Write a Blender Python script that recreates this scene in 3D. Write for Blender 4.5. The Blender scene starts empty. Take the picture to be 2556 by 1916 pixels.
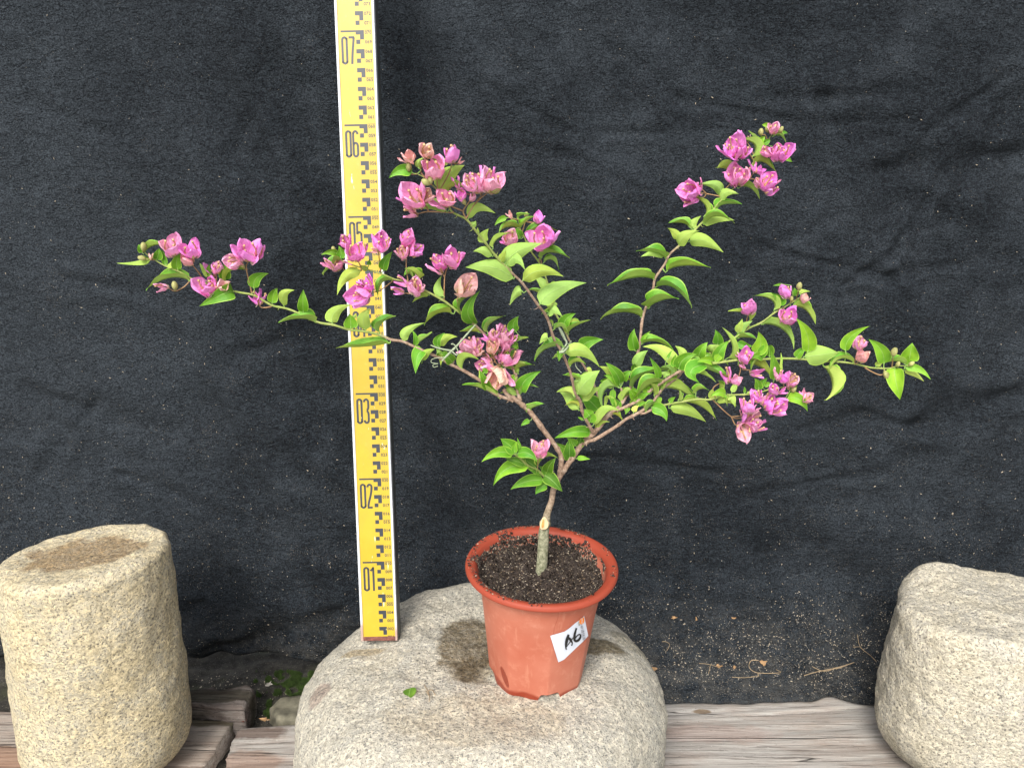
import bpy, bmesh, math, random
import numpy as np
from mathutils import Vector, Matrix, noise
rnd = random.Random(7)
R = math.radians
C = bpy.context.scene.collection
V3 = Vector

# ------------------------------------------------------------------ camera
FPX, PITCH, CX, CY = 1900.0, R(15), 1278.0, 958.0
CAM = V3((0, 0, .72))
cd = bpy.data.cameras.new('camera'); cam = bpy.data.objects.new('camera', cd); C.objects.link(cam)
cam.location = CAM; cam.rotation_euler = (R(90) - PITCH, 0, 0)
cd.sensor_width = 36; cd.lens = 36 * FPX / 2556; cd.clip_end = 100; cd.clip_start = .01
bpy.context.scene.camera = cam
FW = V3((0, math.cos(PITCH), -math.sin(PITCH))); UP = V3((0, math.sin(PITCH), math.cos(PITCH)))
def ray(px, py): return FW + V3((1, 0, 0)) * ((px - CX) / FPX) - UP * ((py - CY) / FPX)
def at(px, py, Y):
    d = ray(px, py); return CAM + d * (Y / d.y)
def atz(px, py, z):
    d = ray(px, py); return CAM + d * ((z - CAM.z) / d.z)
def pxsize(p): return (p - CAM).dot(FW) / FPX        # metres per photo pixel at p

# ------------------------------------------------------------------ light
w = bpy.data.worlds.new('World'); bpy.context.scene.world = w; w.use_nodes = True
nt = w.node_tree; nt.nodes.clear()
SUN_EL, SUN_AZ = R(43), R(196)
sky = nt.nodes.new('ShaderNodeTexSky'); sky.sky_type = 'NISHITA'; sky.sun_disc = False
sky.sun_elevation = SUN_EL; sky.sun_rotation = SUN_AZ; sky.air_density = 1.0; sky.dust_density = 3.0; sky.ozone_density = 1.0
hs = nt.nodes.new('ShaderNodeHueSaturation'); hs.inputs['Saturation'].default_value = .35
bgn = nt.nodes.new('ShaderNodeBackground'); bgn.inputs['Strength'].default_value = .13
wo = nt.nodes.new('ShaderNodeOutputWorld')
nt.links.new(sky.outputs[0], hs.inputs['Color']); nt.links.new(hs.outputs[0], bgn.inputs['Color']); nt.links.new(bgn.outputs[0], wo.inputs['Surface'])
sd = bpy.data.lights.new('sun', 'SUN'); sd.energy = 1.5; sd.angle = R(20); sd.color = (1, .97, .92)
so = bpy.data.objects.new('sun', sd); C.objects.link(so)
sdir = V3((math.sin(SUN_AZ) * math.cos(SUN_EL), math.cos(SUN_AZ) * math.cos(SUN_EL), math.sin(SUN_EL)))
so.rotation_euler = (-sdir).to_track_quat('-Z', 'Y').to_euler()
vs = bpy.context.scene.view_settings
vs.view_transform = 'Standard'; vs.look = 'None'; vs.gamma = 1; vs.exposure = 1.08

# ------------------------------------------------------------------ helpers
ORG = {}
def make(name, verts, faces, mat, parent=None, smooth=True, uvs=None, attr=None, local=False):
    me = bpy.data.meshes.new(name)
    off = V3((0, 0, 0)) if (local or parent is None) else ORG.get(parent.name, V3((0, 0, 0)))
    me.from_pydata([tuple(V3(v) - off) for v in verts], [], faces)
    if mat: me.materials.append(mat)
    if smooth: me.polygons.foreach_set('use_smooth', [True] * len(me.polygons))
    if uvs is not None:
        l = me.uv_layers.new(name='uv')
        idx = np.zeros(len(me.loops), dtype=np.int32); me.loops.foreach_get('vertex_index', idx)
        l.data.foreach_set('uv', np.array(uvs, dtype=np.float32)[idx].ravel())
    if attr is not None:
        a = me.attributes.new('age', 'FLOAT', 'POINT'); a.data.foreach_set('value', np.array(attr, dtype=np.float32))
    me.update()
    o = bpy.data.objects.new(name, me); C.objects.link(o)
    if parent is not None: o.parent = parent
    ORG[o.name] = off
    return o
def thing(name, label, cat, loc=(0, 0, 0), group=None):
    o = bpy.data.objects.new(name, None); C.objects.link(o); o.location = loc; ORG[o.name] = V3(loc)
    o.empty_display_size = .02
    return tag(o, label, cat, group)
def tag(o, label=None, cat=None, group=None, kind=None):
    if label: o['label'] = label
    if cat: o['category'] = cat
    if group: o['group'] = group
    if kind: o['kind'] = kind
    return o
def fbm(p, o=4, H=1.0): return noise.fractal(p, H, 2.0, o)

class MB:                      # material builder
    def __init__(s, name):
        s.m = bpy.data.materials.new(name); s.m.use_nodes = True; s.t = s.m.node_tree
        s.b = s.t.nodes['Principled BSDF']; s.out = s.t.nodes['Material Output']; s.tc = s.n('TexCoord')
    def n(s, t, **k):
        nd = s.t.nodes.new('ShaderNode' + t)
        for a, v in k.items(): setattr(nd, a, v)
        return nd
    def l(s, a, b): s.t.links.new(a, b)
    def put(s, sock, v):
        if v is None: return
        if isinstance(v, bpy.types.NodeSocket): s.l(v, sock)
        else: sock.default_value = v
    def obj(s, scale=(1, 1, 1), rot=(0, 0, 0), loc=(0, 0, 0)):
        mp = s.n('Mapping'); s.l(s.tc.outputs['Object'], mp.inputs[0]); mp.inputs['Scale'].default_value = scale
        mp.inputs['Rotation'].default_value = rot; mp.inputs['Location'].default_value = loc; return mp.outputs[0]
    def noise(s, scale, detail=4, rough=.55, vec=None, dist=0):
        nd = s.n('TexNoise'); nd.inputs['Scale'].default_value = scale; nd.inputs['Detail'].default_value = detail
        nd.inputs['Roughness'].default_value = rough; nd.inputs['Distortion'].default_value = dist
        s.l(vec if vec is not None else s.tc.outputs['Object'], nd.inputs['Vector']); return nd.outputs['Fac']
    def vor(s, scale, vec=None, feature='F1', out='Distance', rnd_=1):
        nd = s.n('TexVoronoi'); nd.feature = feature; nd.inputs['Scale'].default_value = scale
        if 'Randomness' in nd.inputs: nd.inputs['Randomness'].default_value = rnd_
        s.l(vec if vec is not None else s.tc.outputs['Object'], nd.inputs['Vector']); return nd.outputs[out]
    def ramp(s, f, stops, interp='LINEAR'):
        nd = s.n('ValToRGB'); cr = nd.color_ramp; cr.interpolation = interp
        while len(cr.elements) < len(stops): cr.elements.new(.5)
        for e, (p, c) in zip(cr.elements, stops):
            e.position = p; e.color = (c, c, c, 1) if isinstance(c, (int, float)) else (*c, 1)
        s.put(nd.inputs[0], f); return nd.outputs[0]
    def mix(s, f, a, b, mode='MIX'):
        nd = s.n('Mix', data_type='RGBA', blend_type=mode, clamp_factor=True)
        s.put(nd.inputs['Factor'], f)
        for k, v in ((6, a), (7, b)):
            if isinstance(v, (tuple, list)): v = (*v[:3], 1)
            s.put(nd.inputs[k], v)
        return nd.outputs[2]
    def math(s, op, a, b=None, c=None, clamp=False):
        nd = s.n('Math', operation=op, use_clamp=clamp)
        for i, v in enumerate((a, b, c)):
            if v is not None: s.put(nd.inputs[i], v)
        return nd.outputs[0]
    def bump(s, h, strength=.5, dist=.001, normal=None):
        nd = s.n('Bump'); nd.inputs['Strength'].default_value = strength; nd.inputs['Distance'].default_value = dist
        s.put(nd.inputs['Height'], h)
        if normal is not None: s.l(normal, nd.inputs['Normal'])
        return nd.outputs[0]
    def done(s, color=None, rough=.6, normal=None, spec=.5, **k):
        if isinstance(color, (tuple, list)): color = (*color[:3], 1)
        s.put(s.b.inputs['Base Color'], color); s.put(s.b.inputs['Roughness'], rough)
        s.b.inputs['Specular IOR Level'].default_value = spec
        if normal is not None: s.l(normal, s.b.inputs['Normal'])
        for a, v in k.items(): s.put(s.b.inputs[a.replace('_', ' ')], v)
        return s.m
def mask_ell(m, cx, cy, rx, ry, wob=.35, nscale=60, soft=.12, ax=(0, 1)):
    """blotch mask in object XY (or other axes) with a noisy outline"""
    sp = m.n('SeparateXYZ'); m.l(m.tc.outputs['Object'], sp.inputs[0])
    dx = m.math('DIVIDE', m.math('SUBTRACT', sp.outputs[ax[0]], cx), rx)
    dy = m.math('DIVIDE', m.math('SUBTRACT', sp.outputs[ax[1]], cy), ry)
    d = m.math('SQRT', m.math('ADD', m.math('MULTIPLY', dx, dx), m.math('MULTIPLY', dy, dy)))
    d = m.math('ADD', d, m.math('MULTIPLY', m.math('SUBTRACT', m.noise(nscale, 3), .5), wob * 3))
    return m.ramp(d, [(max(0, .95 - soft), 1.0), (1.0, 0.0)])

# ------------------------------------------------------------------ materials
def m_fabric():
    m = MB('black_felt')
    fine = m.noise(480, 3, .7, m.obj((1, 1, 1.15))); mid = m.noise(150, 5, .68, m.obj((1, 1, 1.5))); big = m.noise(4.5, 4, .6); blot = m.noise(22, 5, .65)
    base = m.mix(m.ramp(fine, [(.36, 0), (.66, 1)]), (.0034, .0046, .0062), (.0375, .0470, .0560))
    base = m.mix(m.ramp(mid, [(.36, .75), (.60, .0)]), base, (.0042, .0050, .0068))
    dust_pale = m.ramp(m.math('MULTIPLY', big, m.math('ADD', blot, .5)), [(.40, 0), (.66, .6)])
    dust_pale = m.math('MAXIMUM', dust_pale, m.math('MULTIPLY', mask_ell(m, -.62, .55, .34, .75, .30, 5, .6, (0, 2)), m.math('MULTIPLY', m.math('ADD', blot, .25), .75)))  # broad paler region over the left of the cloth
    dust_pale = m.math('MAXIMUM', dust_pale, m.math('MULTIPLY', mask_ell(m, .42, .33, .30, .16, .35, 8, .6, (0, 2)), m.math('MULTIPLY', m.math('ADD', blot, .1), .55)))  # fainter paler region low on the right
    base = m.mix(dust_pale, base, m.mix(m.ramp(fine, [(.36, 0), (.68, 1)]), (.0125, .0155, .0195), (.074, .088, .102)))
    sp = m.n('SeparateXYZ'); m.l(m.tc.outputs['Object'], sp.inputs[0])
    low = m.ramp(sp.outputs[2], [(0.0, 1.0), (.10, .62), (.55, .28), (1, .16)])
    # grey film of dust where the cloth turns out over the ground
    base = m.mix(m.math('MULTIPLY', m.ramp(sp.outputs[2], [(.02, .55), (.11, 0)]), m.ramp(m.noise(40, 6, .8), [(.42, 0), (.60, 1)])), base, (.080, .077, .070))
    v1 = m.ramp(m.vor(400, m.obj((1, 1, 1.3), (.3, .2, .4))), [(.16, 1), (.24, 0)])
    g1 = m.ramp(m.math('ADD', m.noise(26, 6, .8), m.math('MULTIPLY', low, .24)), [(.63, 0), (.80, 1)])
    base = m.mix(m.math('MULTIPLY', v1, g1), base, (.24, .21, .17))
    v2 = m.ramp(m.vor(130, m.obj((1.6, 1, 1), (0, .5, 0))), [(.055, 1), (.085, 0)])
    g2 = m.ramp(m.math('ADD', m.noise(55, 5, .8), m.math('MULTIPLY', low, .16)), [(.55, 0), (.66, 1)])
    base = m.mix(m.math('MULTIPLY', v2, g2), base, (.30, .28, .24))
    cr = m.ramp(m.noise(34, 4, .6, m.obj((1, 1, 2.0))), [(.465, 1), (.495, .0), (.505, .0), (.535, 1)])
    h = m.math('ADD', m.math('MULTIPLY', mid, 1.1), m.math('ADD', m.math('MULTIPLY', fine, .55), m.math('MULTIPLY', cr, .40)))
    nb = m.bump(h, 1.0, .0040)
    return m.done(base, .95, nb, .15)

def m_granite(name, warm, grey, dark, stains=(), grain=190, amt=1.0):
    m = MB(name)
    a = m.noise(grain, 5, .70, m.obj((1, 1, 1.25))); b = m.noise(grain * 1.9, 3, .65, m.obj((1, 1, 1), (.5, .3, .2))); c = m.noise(7, 4, .6); e = m.noise(34, 5, .65)
    pale = tuple(min(.9, x * 1.45) for x in warm)
    col = m.mix(m.ramp(e, [(.38, 0), (.62, 1)]), warm, grey)
    col = m.mix(m.ramp(c, [(.40, 0), (.62, .6)]), col, tuple(min(.9, x * 1.15) for x in grey))
    col = m.mix(m.ramp(a, [(.50, 0), (.58, .85)]), col, pale)
    col = m.mix(m.ramp(m.math('ADD', a, m.math('MULTIPLY', e, .3)), [(.50, .7), (.60, 0)]), col, tuple(x * .62 for x in warm))
    sp1 = m.ramp(b, [(.395, 1), (.435, 0)])
    col = m.mix(m.math('MULTIPLY', sp1, .78 * amt), col, dark)
    v = m.ramp(m.vor(grain * 1.6), [(.13, 1), (.22, 0)])
    col = m.mix(m.math('MULTIPLY', v, m.ramp(e, [(.46, 0), (.55, .8)])), col, tuple(x * .55 for x in dark))
    for (cx, cy, rx, ry, colr, k, ax) in stains:
        f = m.math('MULTIPLY', mask_ell(m, cx, cy, rx, ry, .35, 45, .18, ax), k)
        f = m.math('MULTIPLY', f, m.ramp(m.noise(170, 5, .7), [(.3, .55), (.6, 1)]))
        col = m.mix(f, col, colr, 'MULTIPLY')
    h = m.math('ADD', m.math('MULTIPLY', a, 1.0), m.math('ADD', m.math('MULTIPLY', b, .5), m.math('MULTIPLY', e, 1.0)))
    return m.done(col, .88, m.bump(h, .9, .0032), .3)

def m_wood(name, light, mid_, dark, rot=0, stains=()):
    m = MB(name)
    g = m.noise(150, 6, .7, m.obj((.035, 1, 1), (0, 0, rot)), .3); g2 = m.noise(420, 4, .65, m.obj((.03, 1, 1), (0, 0, rot)))
    bl = m.noise(12, 6, .7, m.obj((.45, 1.6, 1), (0, 0, rot))); fl = m.noise(260, 4, .7)
    col = m.mix(m.ramp(g, [(.36, 0), (.62, 1)]), mid_, light)
    col = m.mix(m.ramp(bl, [(.45, 0), (.66, .75)]), col, tuple(x * y for x, y in zip(mid_, (.95, .80, .72))))
    col = m.mix(m.ramp(g2, [(.36, .8), (.45, 0)]), col, dark)
    col = m.mix(m.ramp(fl, [(.62, 0), (.70, .45)]), col, tuple(min(.8, x * 1.35) for x in light))
    col = m.mix(m.ramp(fl, [(.30, .3), (.36, 0)]), col, dark)
    cr = m.ramp(m.noise(24, 3, .5, m.obj((.03, 1, 1), (0, 0, rot)), .25), [(.495, 0), (.5, 1), (.505, 0)])
    col = m.mix(m.math('MULTIPLY', cr, .9), col, tuple(x * .3 for x in dark))
    cr2 = m.ramp(m.noise(75, 4, .6, m.obj((.05, 1, 1), (0, 0, rot), (3, 1, 0)), .2), [(.496, 0), (.5, .7), (.504, 0)])
    col = m.mix(cr2, col, tuple(x * .6 for x in dark))
    for (cx, cy, rx, ry, colr, k) in stains:
        col = m.mix(m.math('MULTIPLY', mask_ell(m, cx, cy, rx, ry, .4, 40, .25), k), col, colr, 'MULTIPLY')
    h = m.math('ADD', m.math('MULTIPLY', g, .8), m.math('ADD', m.math('MULTIPLY', g2, .8), m.math('ADD', m.math('MULTIPLY', cr, -1.8), m.math('MULTIPLY', fl, .4))))
    return m.done(col, .85, m.bump(h, .8, .0016), .25)

def m_leaf():
    m = MB('leaf_green')
    uv = m.n('UVMap'); uv.uv_map = 'uv'; sp = m.n('SeparateXYZ'); m.l(uv.outputs[0], sp.inputs[0])
    u, v = sp.outputs[0], sp.outputs[1]
    au = m.math('MULTIPLY', m.math('ABSOLUTE', m.math('SUBTRACT', u, .5)), 2.0)
    oi = m.n('ObjectInfo')
    rv = m.noise(60, 4, .6)
    top = m.mix(m.ramp(rv, [(.35, 0), (.65, 1)]), (.082, .250, .014), (.160, .370, .024))
    und = m.mix(m.ramp(rv, [(.35, 0), (.65, 1)]), (.280, .430, .075), (.360, .510, .105))
    ge = m.n('NewGeometry')
    col = m.mix(ge.outputs['Backfacing'], top, und)
    col = m.mix(1.0, col, oi.outputs['Color'], 'MULTIPLY')
    mid = m.ramp(au, [(.02, 1), (.06, 0)])
    edge = m.ramp(au, [(.86, 0), (.94, 1)])
    ph = m.math('SUBTRACT', m.math('MULTIPLY', v, 9.0), m.math('MULTIPLY', au, 3.4))
    vein = m.ramp(m.math('ABSOLUTE', m.math('SUBTRACT', m.math('FRACT', ph), .5)), [(0.0, 1), (.07, 0)])
    col = m.mix(m.math('MULTIPLY', vein, .22), col, (.10, .24, .03), 'MIX')
    col = m.mix(m.math('MULTIPLY', mid, .6), col, (.34, .50, .16))
    col = m.mix(m.math('MULTIPLY', edge, .70), col, (.40, .60, .09))
    old = m.ramp(m.noise(420, 2, .5), [(.74, 0), (.78, .35)])
    col = m.mix(old, col, (.40, .45, .25))
    hb = m.math('ADD', m.math('MULTIPLY', vein, -.6), m.math('ADD', m.math('MULTIPLY', mid, -1.2), m.math('MULTIPLY', m.noise(220, 3), .5)))
    nb = m.bump(hb, .45, .0006)
    m.done(col, m.math('ADD', .50, m.math('MULTIPLY', ge.outputs['Backfacing'], .25)), nb, .32)
    tr = m.n('BsdfTranslucent'); m.l(m.mix(1.0, col, (1.0, 1.1, .45), 'MULTIPLY'), tr.inputs['Color'])
    ms = m.n('MixShader'); ms.inputs[0].default_value = .14
    m.l(m.b.outputs[0], ms.inputs[1]); m.l(tr.outputs[0], ms.inputs[2]); m.l(ms.outputs[0], m.out.inputs['Surface'])
    return m.m

def m_bract():
    m = MB('papery_bract')
    uv = m.n('UVMap'); uv.uv_map = 'uv'; sp = m.n('SeparateXYZ'); m.l(uv.outputs[0], sp.inputs[0])
    u, v = sp.outputs[0], sp.outputs[1]
    au = m.math('MULTIPLY', m.math('ABSOLUTE', m.math('SUBTRACT', u, .5)), 2.0)
    oi = m.n('ObjectInfo')
    n1 = m.noise(110, 4, .6)
    pale = m.mix(.55, oi.outputs['Color'], (.90, .66, .66))
    col = m.mix(m.ramp(n1, [(.45, .0), (.7, .35)]), oi.outputs['Color'], pale)
    basef = m.ramp(v, [(.0, .9), (.28, 0)])
    col = m.mix(basef, col, (.50, .52, .26))
    mid = m.ramp(au, [(.02, 1), (.07, 0)])
    ph = m.math('SUBTRACT', m.math('MULTIPLY', v, 5.0), m.math('MULTIPLY', au, 2.2))
    vein = m.ramp(m.math('ABSOLUTE', m.math('SUBTRACT', m.math('FRACT', ph), .5)), [(0.0, 1), (.09, 0)])
    col = m.mix(m.math('MULTIPLY', m.math('MAXIMUM', mid, vein), .13), col, m.mix(1.0, col, (.80, .45, .55), 'MULTIPLY'))
    edge = m.ramp(au, [(.84, 0), (1.0, .18)])
    col = m.mix(edge, col, m.mix(1.0, col, (1.0, .70, .72), 'MULTIPLY'))
    nb = m.bump(m.math('ADD', m.math('MULTIPLY', vein, 1.2), m.math('ADD', m.math('MULTIPLY', mid, 1.2), m.math('MULTIPLY', m.noise(240, 4, .6), 1.3))), .6, .0008)
    m.done(col, .62, nb, .2)
    tr = m.n('BsdfTranslucent'); m.l(col, tr.inputs['Color'])
    ms = m.n('MixShader'); ms.inputs[0].default_value = .26
    m.l(m.b.outputs[0], ms.inputs[1]); m.l(tr.outputs[0], ms.inputs[2]); m.l(ms.outputs[0], m.out.inputs['Surface'])
    return m.m

def m_bark():
    m = MB('bark')
    at_ = m.n('Attribute'); at_.attribute_name = 'age'
    n1 = m.noise(300, 5, .7); n2 = m.noise(120, 4, .6)
    old = m.mix(m.ramp(n1, [(.35, 0), (.65, 1)]), (.19, .120, .080), (.42, .29, .21))
    old = m.mix(m.ramp(n2, [(.55, 0), (.68, .5)]), old, (.52, .42, .33))
    yng = m.mix(m.ramp(n2, [(.4, 0), (.7, 1)]), (.235, .30, .07), (.36, .40, .13))
    grn = m.mix(m.ramp(n1, [(.38, 0), (.62, 1)]), (.12, .125, .070), (.33, .32, .215))
    a = at_.outputs['Fac']
    f = m.ramp(m.math('ADD', a, m.math('MULTIPLY', m.math('SUBTRACT', n2, .5), .3)), [(.35, 0), (.65, 1)])
    col = m.mix(f, yng, old)
    col = m.mix(m.math('MINIMUM', m.math('MAXIMUM', m.math('SUBTRACT', a, 1.0), 0.0), 1.0), col, grn)
    return m.done(col, .7, m.bump(m.math('ADD', n1, n2), .7, .0012), .3)

def m_pot():
    m = MB('terracotta_plastic')
    n1 = m.noise(16, 5, .6); n2 = m.noise(90, 5, .65); sc = m.noise(160, 3, .6, m.obj((1, 1, .12), (0, .25, 0)))
    sp = m.n('SeparateXYZ'); m.l(m.tc.outputs['Object'], sp.inputs[0]); z = sp.outputs[2]
    col = m.mix(m.ramp(n1, [(.35, 0), (.7, 1)]), (.385, .105, .060), (.465, .165, .105))
    col = m.mix(m.ramp(n2, [(.54, 0), (.75, .55)]), col, (.53, .235, .155))
    body = m.ramp(z, [(.1310, 1), (.1325, 0)])
    col = m.mix(body, (.29, .047, .022), col)
    col = m.mix(m.math('MULTIPLY', m.ramp(sc, [(.62, 0), (.72, .22)]), body), col, (.62, .32, .21))
    # damp foot with a wavy top edge
    wet = m.ramp(m.math('ADD', z, m.math('MULTIPLY', m.math('SUBTRACT', m.noise(22, 2), .5), .03)), [(.0085, 1), (.0105, 0)])
    dr = m.math('SQRT', m.math('ADD', m.math('POWER', m.math('DIVIDE', m.math('SUBTRACT', sp.outputs[0], -.036 ), .0050), 2), m.math('POWER', m.math('DIVIDE', m.math('SUBTRACT', m.math('ADD', z, m.math('MULTIPLY', m.math('ADD', sp.outputs[0], .036), 1.7)), .024), .0085), 2)))
    front = m.math('LESS_THAN', sp.outputs[1], 0)
    drop = m.math('MULTIPLY', m.ramp(dr, [(.92, 1), (1.0, 0)]), front)
    wet = m.math('MAXIMUM', wet, drop)
    col = m.mix(wet, col, (.24, .036, .016))
    soilf = m.ramp(m.noise(260, 4, .7), [(.66, 0), (.70, .7)])
    rgh = m.math('SUBTRACT', .62, m.math('MULTIPLY', wet, .3))
    col = m.mix(m.math('MULTIPLY', soilf, m.ramp(z, [(.12, 0), (.135, .6)])), col, (.05, .03, .02))
    return m.done(col, rgh, m.bump(m.math('ADD', n2, m.math('MULTIPLY', sc, .6)), .25, .0008), .4)

def m_flat(name, col, rough=.6, var=.15, scale=200, bump=.2, spec=.4, metal=0):
    m = MB(name); n1 = m.noise(scale, 4, .6)
    c = m.mix(m.ramp(n1, [(.3, 0), (.7, 1)]), tuple(x * (1 - var) for x in col), tuple(min(1, x * (1 + var)) for x in col))
    return m.done(c, rough, m.bump(n1, bump, .0005), spec, Metallic=metal)

def m_yellow():
    m = MB('yellow_enamel')
    n1 = m.noise(14, 4, .6); n2 = m.noise(120, 4, .7)
    col = m.mix(m.ramp(n1, [(.35, 0), (.7, 1)]), (.46, .315, .018), (.52, .375, .034))
    col = m.mix(m.ramp(n2, [(.60, 0), (.72, .35)]), col, (.55, .42, .10))
    ch = m.ramp(m.noise(110, 4, .6, m.obj((1.4, 1, .25), (0, .7, 0))), [(.665, 0), (.685, .8)])
    grime = m.ramp(m.noise(30, 6, .75, m.obj((1, 1, .5))), [(.50, 0), (.70, .35)]); col = m.mix(grime, col, (.36, .27, .06))
    col = m.mix(ch, col, (.85, .82, .62))
    return m.done(col, .38, m.bump(n2, .12, .0005), .5)
def m_print():
    m = MB('grey_print')
    ch = m.ramp(m.noise(150, 4, .6, m.obj((1, 1, .5), (0, .5, 0))), [(.70, 0), (.73, .8)])
    return m.done(m.mix(ch, (.030, .036, .046), (.75, .68, .35)), .45)
def m_frame():
    m = MB('white_painted_edge')
    n1 = m.noise(40, 4, .6, m.obj((1, 1, .3)))
    sp = m.n('SeparateXYZ'); m.l(m.tc.outputs['Object'], sp.inputs[0])
    rust = m.ramp(m.math('ADD', sp.outputs[2], m.math('MULTIPLY', n1, .03)), [(.030, 1), (.036, 0)])
    col = m.mix(m.ramp(n1, [(.5, 0), (.7, .6)]), (.58, .60, .62), (.38, .41, .44))
    col = m.mix(m.math('MULTIPLY', rust, .75), col, (.33, .16, .10))
    return m.done(col, .45, m.bump(n1, .2, .0005), .5)

MAT = dict(fabric=m_fabric(), leaf=m_leaf(), bract=m_bract(), bark=m_bark(), pot=m_pot(), yellow=m_yellow(), prnt=m_print(), frame=m_frame())
MAT['dark_metal'] = m_flat('dull_aluminium', (.10, .105, .10), .5, metal=.6)
MAT['rust'] = m_flat('rusty_cap', (.16, .055, .040), .6, .5, 300, .5)
MAT['paper'] = m_flat('white_paper', (.62, .65, .72), .55, .03, 120, .25)
MAT['ink'] = m_flat('black_ink', (.012, .012, .013), .4, .1)
MAT['greyink'] = m_flat('grey_ink', (.16, .16, .18), .6, .1)
MAT['orange'] = m_flat('orange_print', (.85, .24, .02), .5, .05)
MAT['silver'] = m_flat('silver_print', (.36, .36, .34), .5, .05)
MAT['tube'] = m_flat('flower_tube', (.52, .34, .17), .6, .3, 160)
MAT['knob'] = m_flat('pink_tube_tip', (.72, .25, .26), .6, .25, 160)
MAT['stalk'] = m_flat('flower_stalk', (.32, .19, .09), .6, .4, 90)
MAT['bud'] = m_flat('green_bud', (.34, .33, .12), .6, .3, 140)
MAT['dry'] = m_flat('dry_straw', (.28, .21, .13), .8, .4, 120, .4)
MAT['chaff'] = m_flat('rice_husk', (.38, .32, .24), .85, .5, 60)
MAT['grit'] = m_flat('pale_grit', (.36, .33, .28), .85, .5, 60)
MAT['coir'] = m_flat('coir_crumb', (.17, .12, .075), .9, .55, 70)
MAT['peat'] = m_flat('peat_crumb', (.035, .026, .021), .95, .6, 150)
MAT['tie'] = m_flat('pale_green_tie', (.33, .39, .25), .6, .2, 120)
MAT['moss'] = m_flat('moss', (.050, .088, .016), .9, .6, 90)
MAT['dryleaf'] = m_flat('dry_leaf', (.30, .18, .085), .7, .4, 90, .4)
MAT['cut'] = m_flat('cut_wood', (.62, .40, .22), .6, .3, 200, .5)
MAT['cut_orange'] = m_flat('cut_wood_orange', (.60, .22, .05), .6, .3, 200, .5)

def catmull(pts, n=6):
    """pts: list of tuples (Vector, *scalars) -> resampled"""
    P = [np.array([*p[0], *p[1:]], dtype=float) for p in pts]
    P = [2 * P[0] - P[1]] + P + [2 * P[-1] - P[-2]]
    out = []
    for i in range(1, len(P) - 2):
        p0, p1, p2, p3 = P[i - 1:i + 3]
        for k in range(n):
            t = k / n
            q = .5 * ((2 * p1) + (-p0 + p2) * t + (2 * p0 - 5 * p1 + 4 * p2 - p3) * t * t + (-p0 + 3 * p1 - 3 * p2 + p3) * t ** 3)
            q[3] = max(q[3], min(p1[3], p2[3])) if len(q) > 3 else q[3]
            out.append(q)
    out.append(P[-2])
    return out
def tube(pts, sides=8, wob=0, seed=0, caps=True):
    """pts: arrays (x,y,z,r[,age])"""
    vs_, fs, ag = [], [], []
    n = len(pts); prev = None
    for i, q in enumerate(pts):
        p = V3(q[:3]); a = V3(pts[max(i - 1, 0)][:3]); b = V3(pts[min(i + 1, n - 1)][:3])
        t = (b - a).normalized()
        if prev is None:
            s = t.cross(V3((0, 1, .1))).normalized()
        else:
            s = (prev - t * prev.dot(t)).normalized()
        prev = s; c = t.cross(s)
        for k in range(sides):
            an = 2 * math.pi * k / sides
            r = q[3]
            if wob: r *= 1 + wob * noise.noise(V3((p.x * 90 + math.cos(an), p.y * 90 + math.sin(an), p.z * 90 + seed)))
            vs_.append(p + (s * math.cos(an) + c * math.sin(an)) * r); ag.append(q[4] if len(q) > 4 else 0)
    for i in range(n - 1):
        for k in range(sides):
            a = i * sides + k; b = i * sides + (k + 1) % sides
            fs.append((a, b, b + sides, a + sides))
    if caps:
        fs.append(tuple(range(sides))[::-1]); fs.append(tuple(range((n - 1) * sides, n * sides)))
    return vs_, fs, ag
def merge(parts):
    V, F, A = [], [], []
    for p in parts:
        o = len(V); V += p[0]; F += [tuple(i + o for i in f) for f in p[1]]
        if len(p) > 2: A += p[2]
    return V, F, A
def grid_faces(nu, nv, wrap=False):
    f = []
    for j in range(nv - 1):
        for i in range(nu if wrap else nu - 1):
            a = j * nu + i; b = j * nu + (i + 1) % nu
            f.append((a, b, b + nu, a + nu))
    return f
def seg_d(px, pz, a, b):
    """vectorised distance to segment and position along it"""
    d = (b[0] - a[0], b[1] - a[1]); L = d[0] ** 2 + d[1] ** 2
    t = np.clip(((px - a[0]) * d[0] + (pz - a[1]) * d[1]) / L, 0, 1)
    return np.hypot(px - a[0] - t * d[0], pz - a[1] - t * d[1]), t
def slivers(spots, smin, smax, asp, seed=1, lift=.0):
    """little four-sided crumbs lying on (point, normal) spots"""
    r = random.Random(seed); V, F = [], []
    for p, n in spots:
        n = V3(n).normalized(); t = n.orthogonal().normalized(); t.rotate(Matrix.Rotation(r.uniform(0, 6.28), 3, n)); c = n.cross(t)
        L = smin + (smax - smin) * r.random() ** 2.2; W = L * r.uniform(*asp); H = W * r.uniform(.4, 1)
        t = (t + n * r.uniform(-.35, .35)).normalized()
        o = len(V); p = V3(p) + n * (H * .3 + lift)
        V += [p - t * L * .5, p + c * W * .5 + n * H * .1, p + t * L * .5, p - c * W * .5, p + n * H * .7 + t * L * .1 * r.uniform(-1, 1)]
        F += [(o, o + 1, o + 4), (o + 1, o + 2, o + 4), (o + 2, o + 3, o + 4), (o + 3, o, o + 4), (o, o + 3, o + 2, o + 1)]
    return V, F

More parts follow.
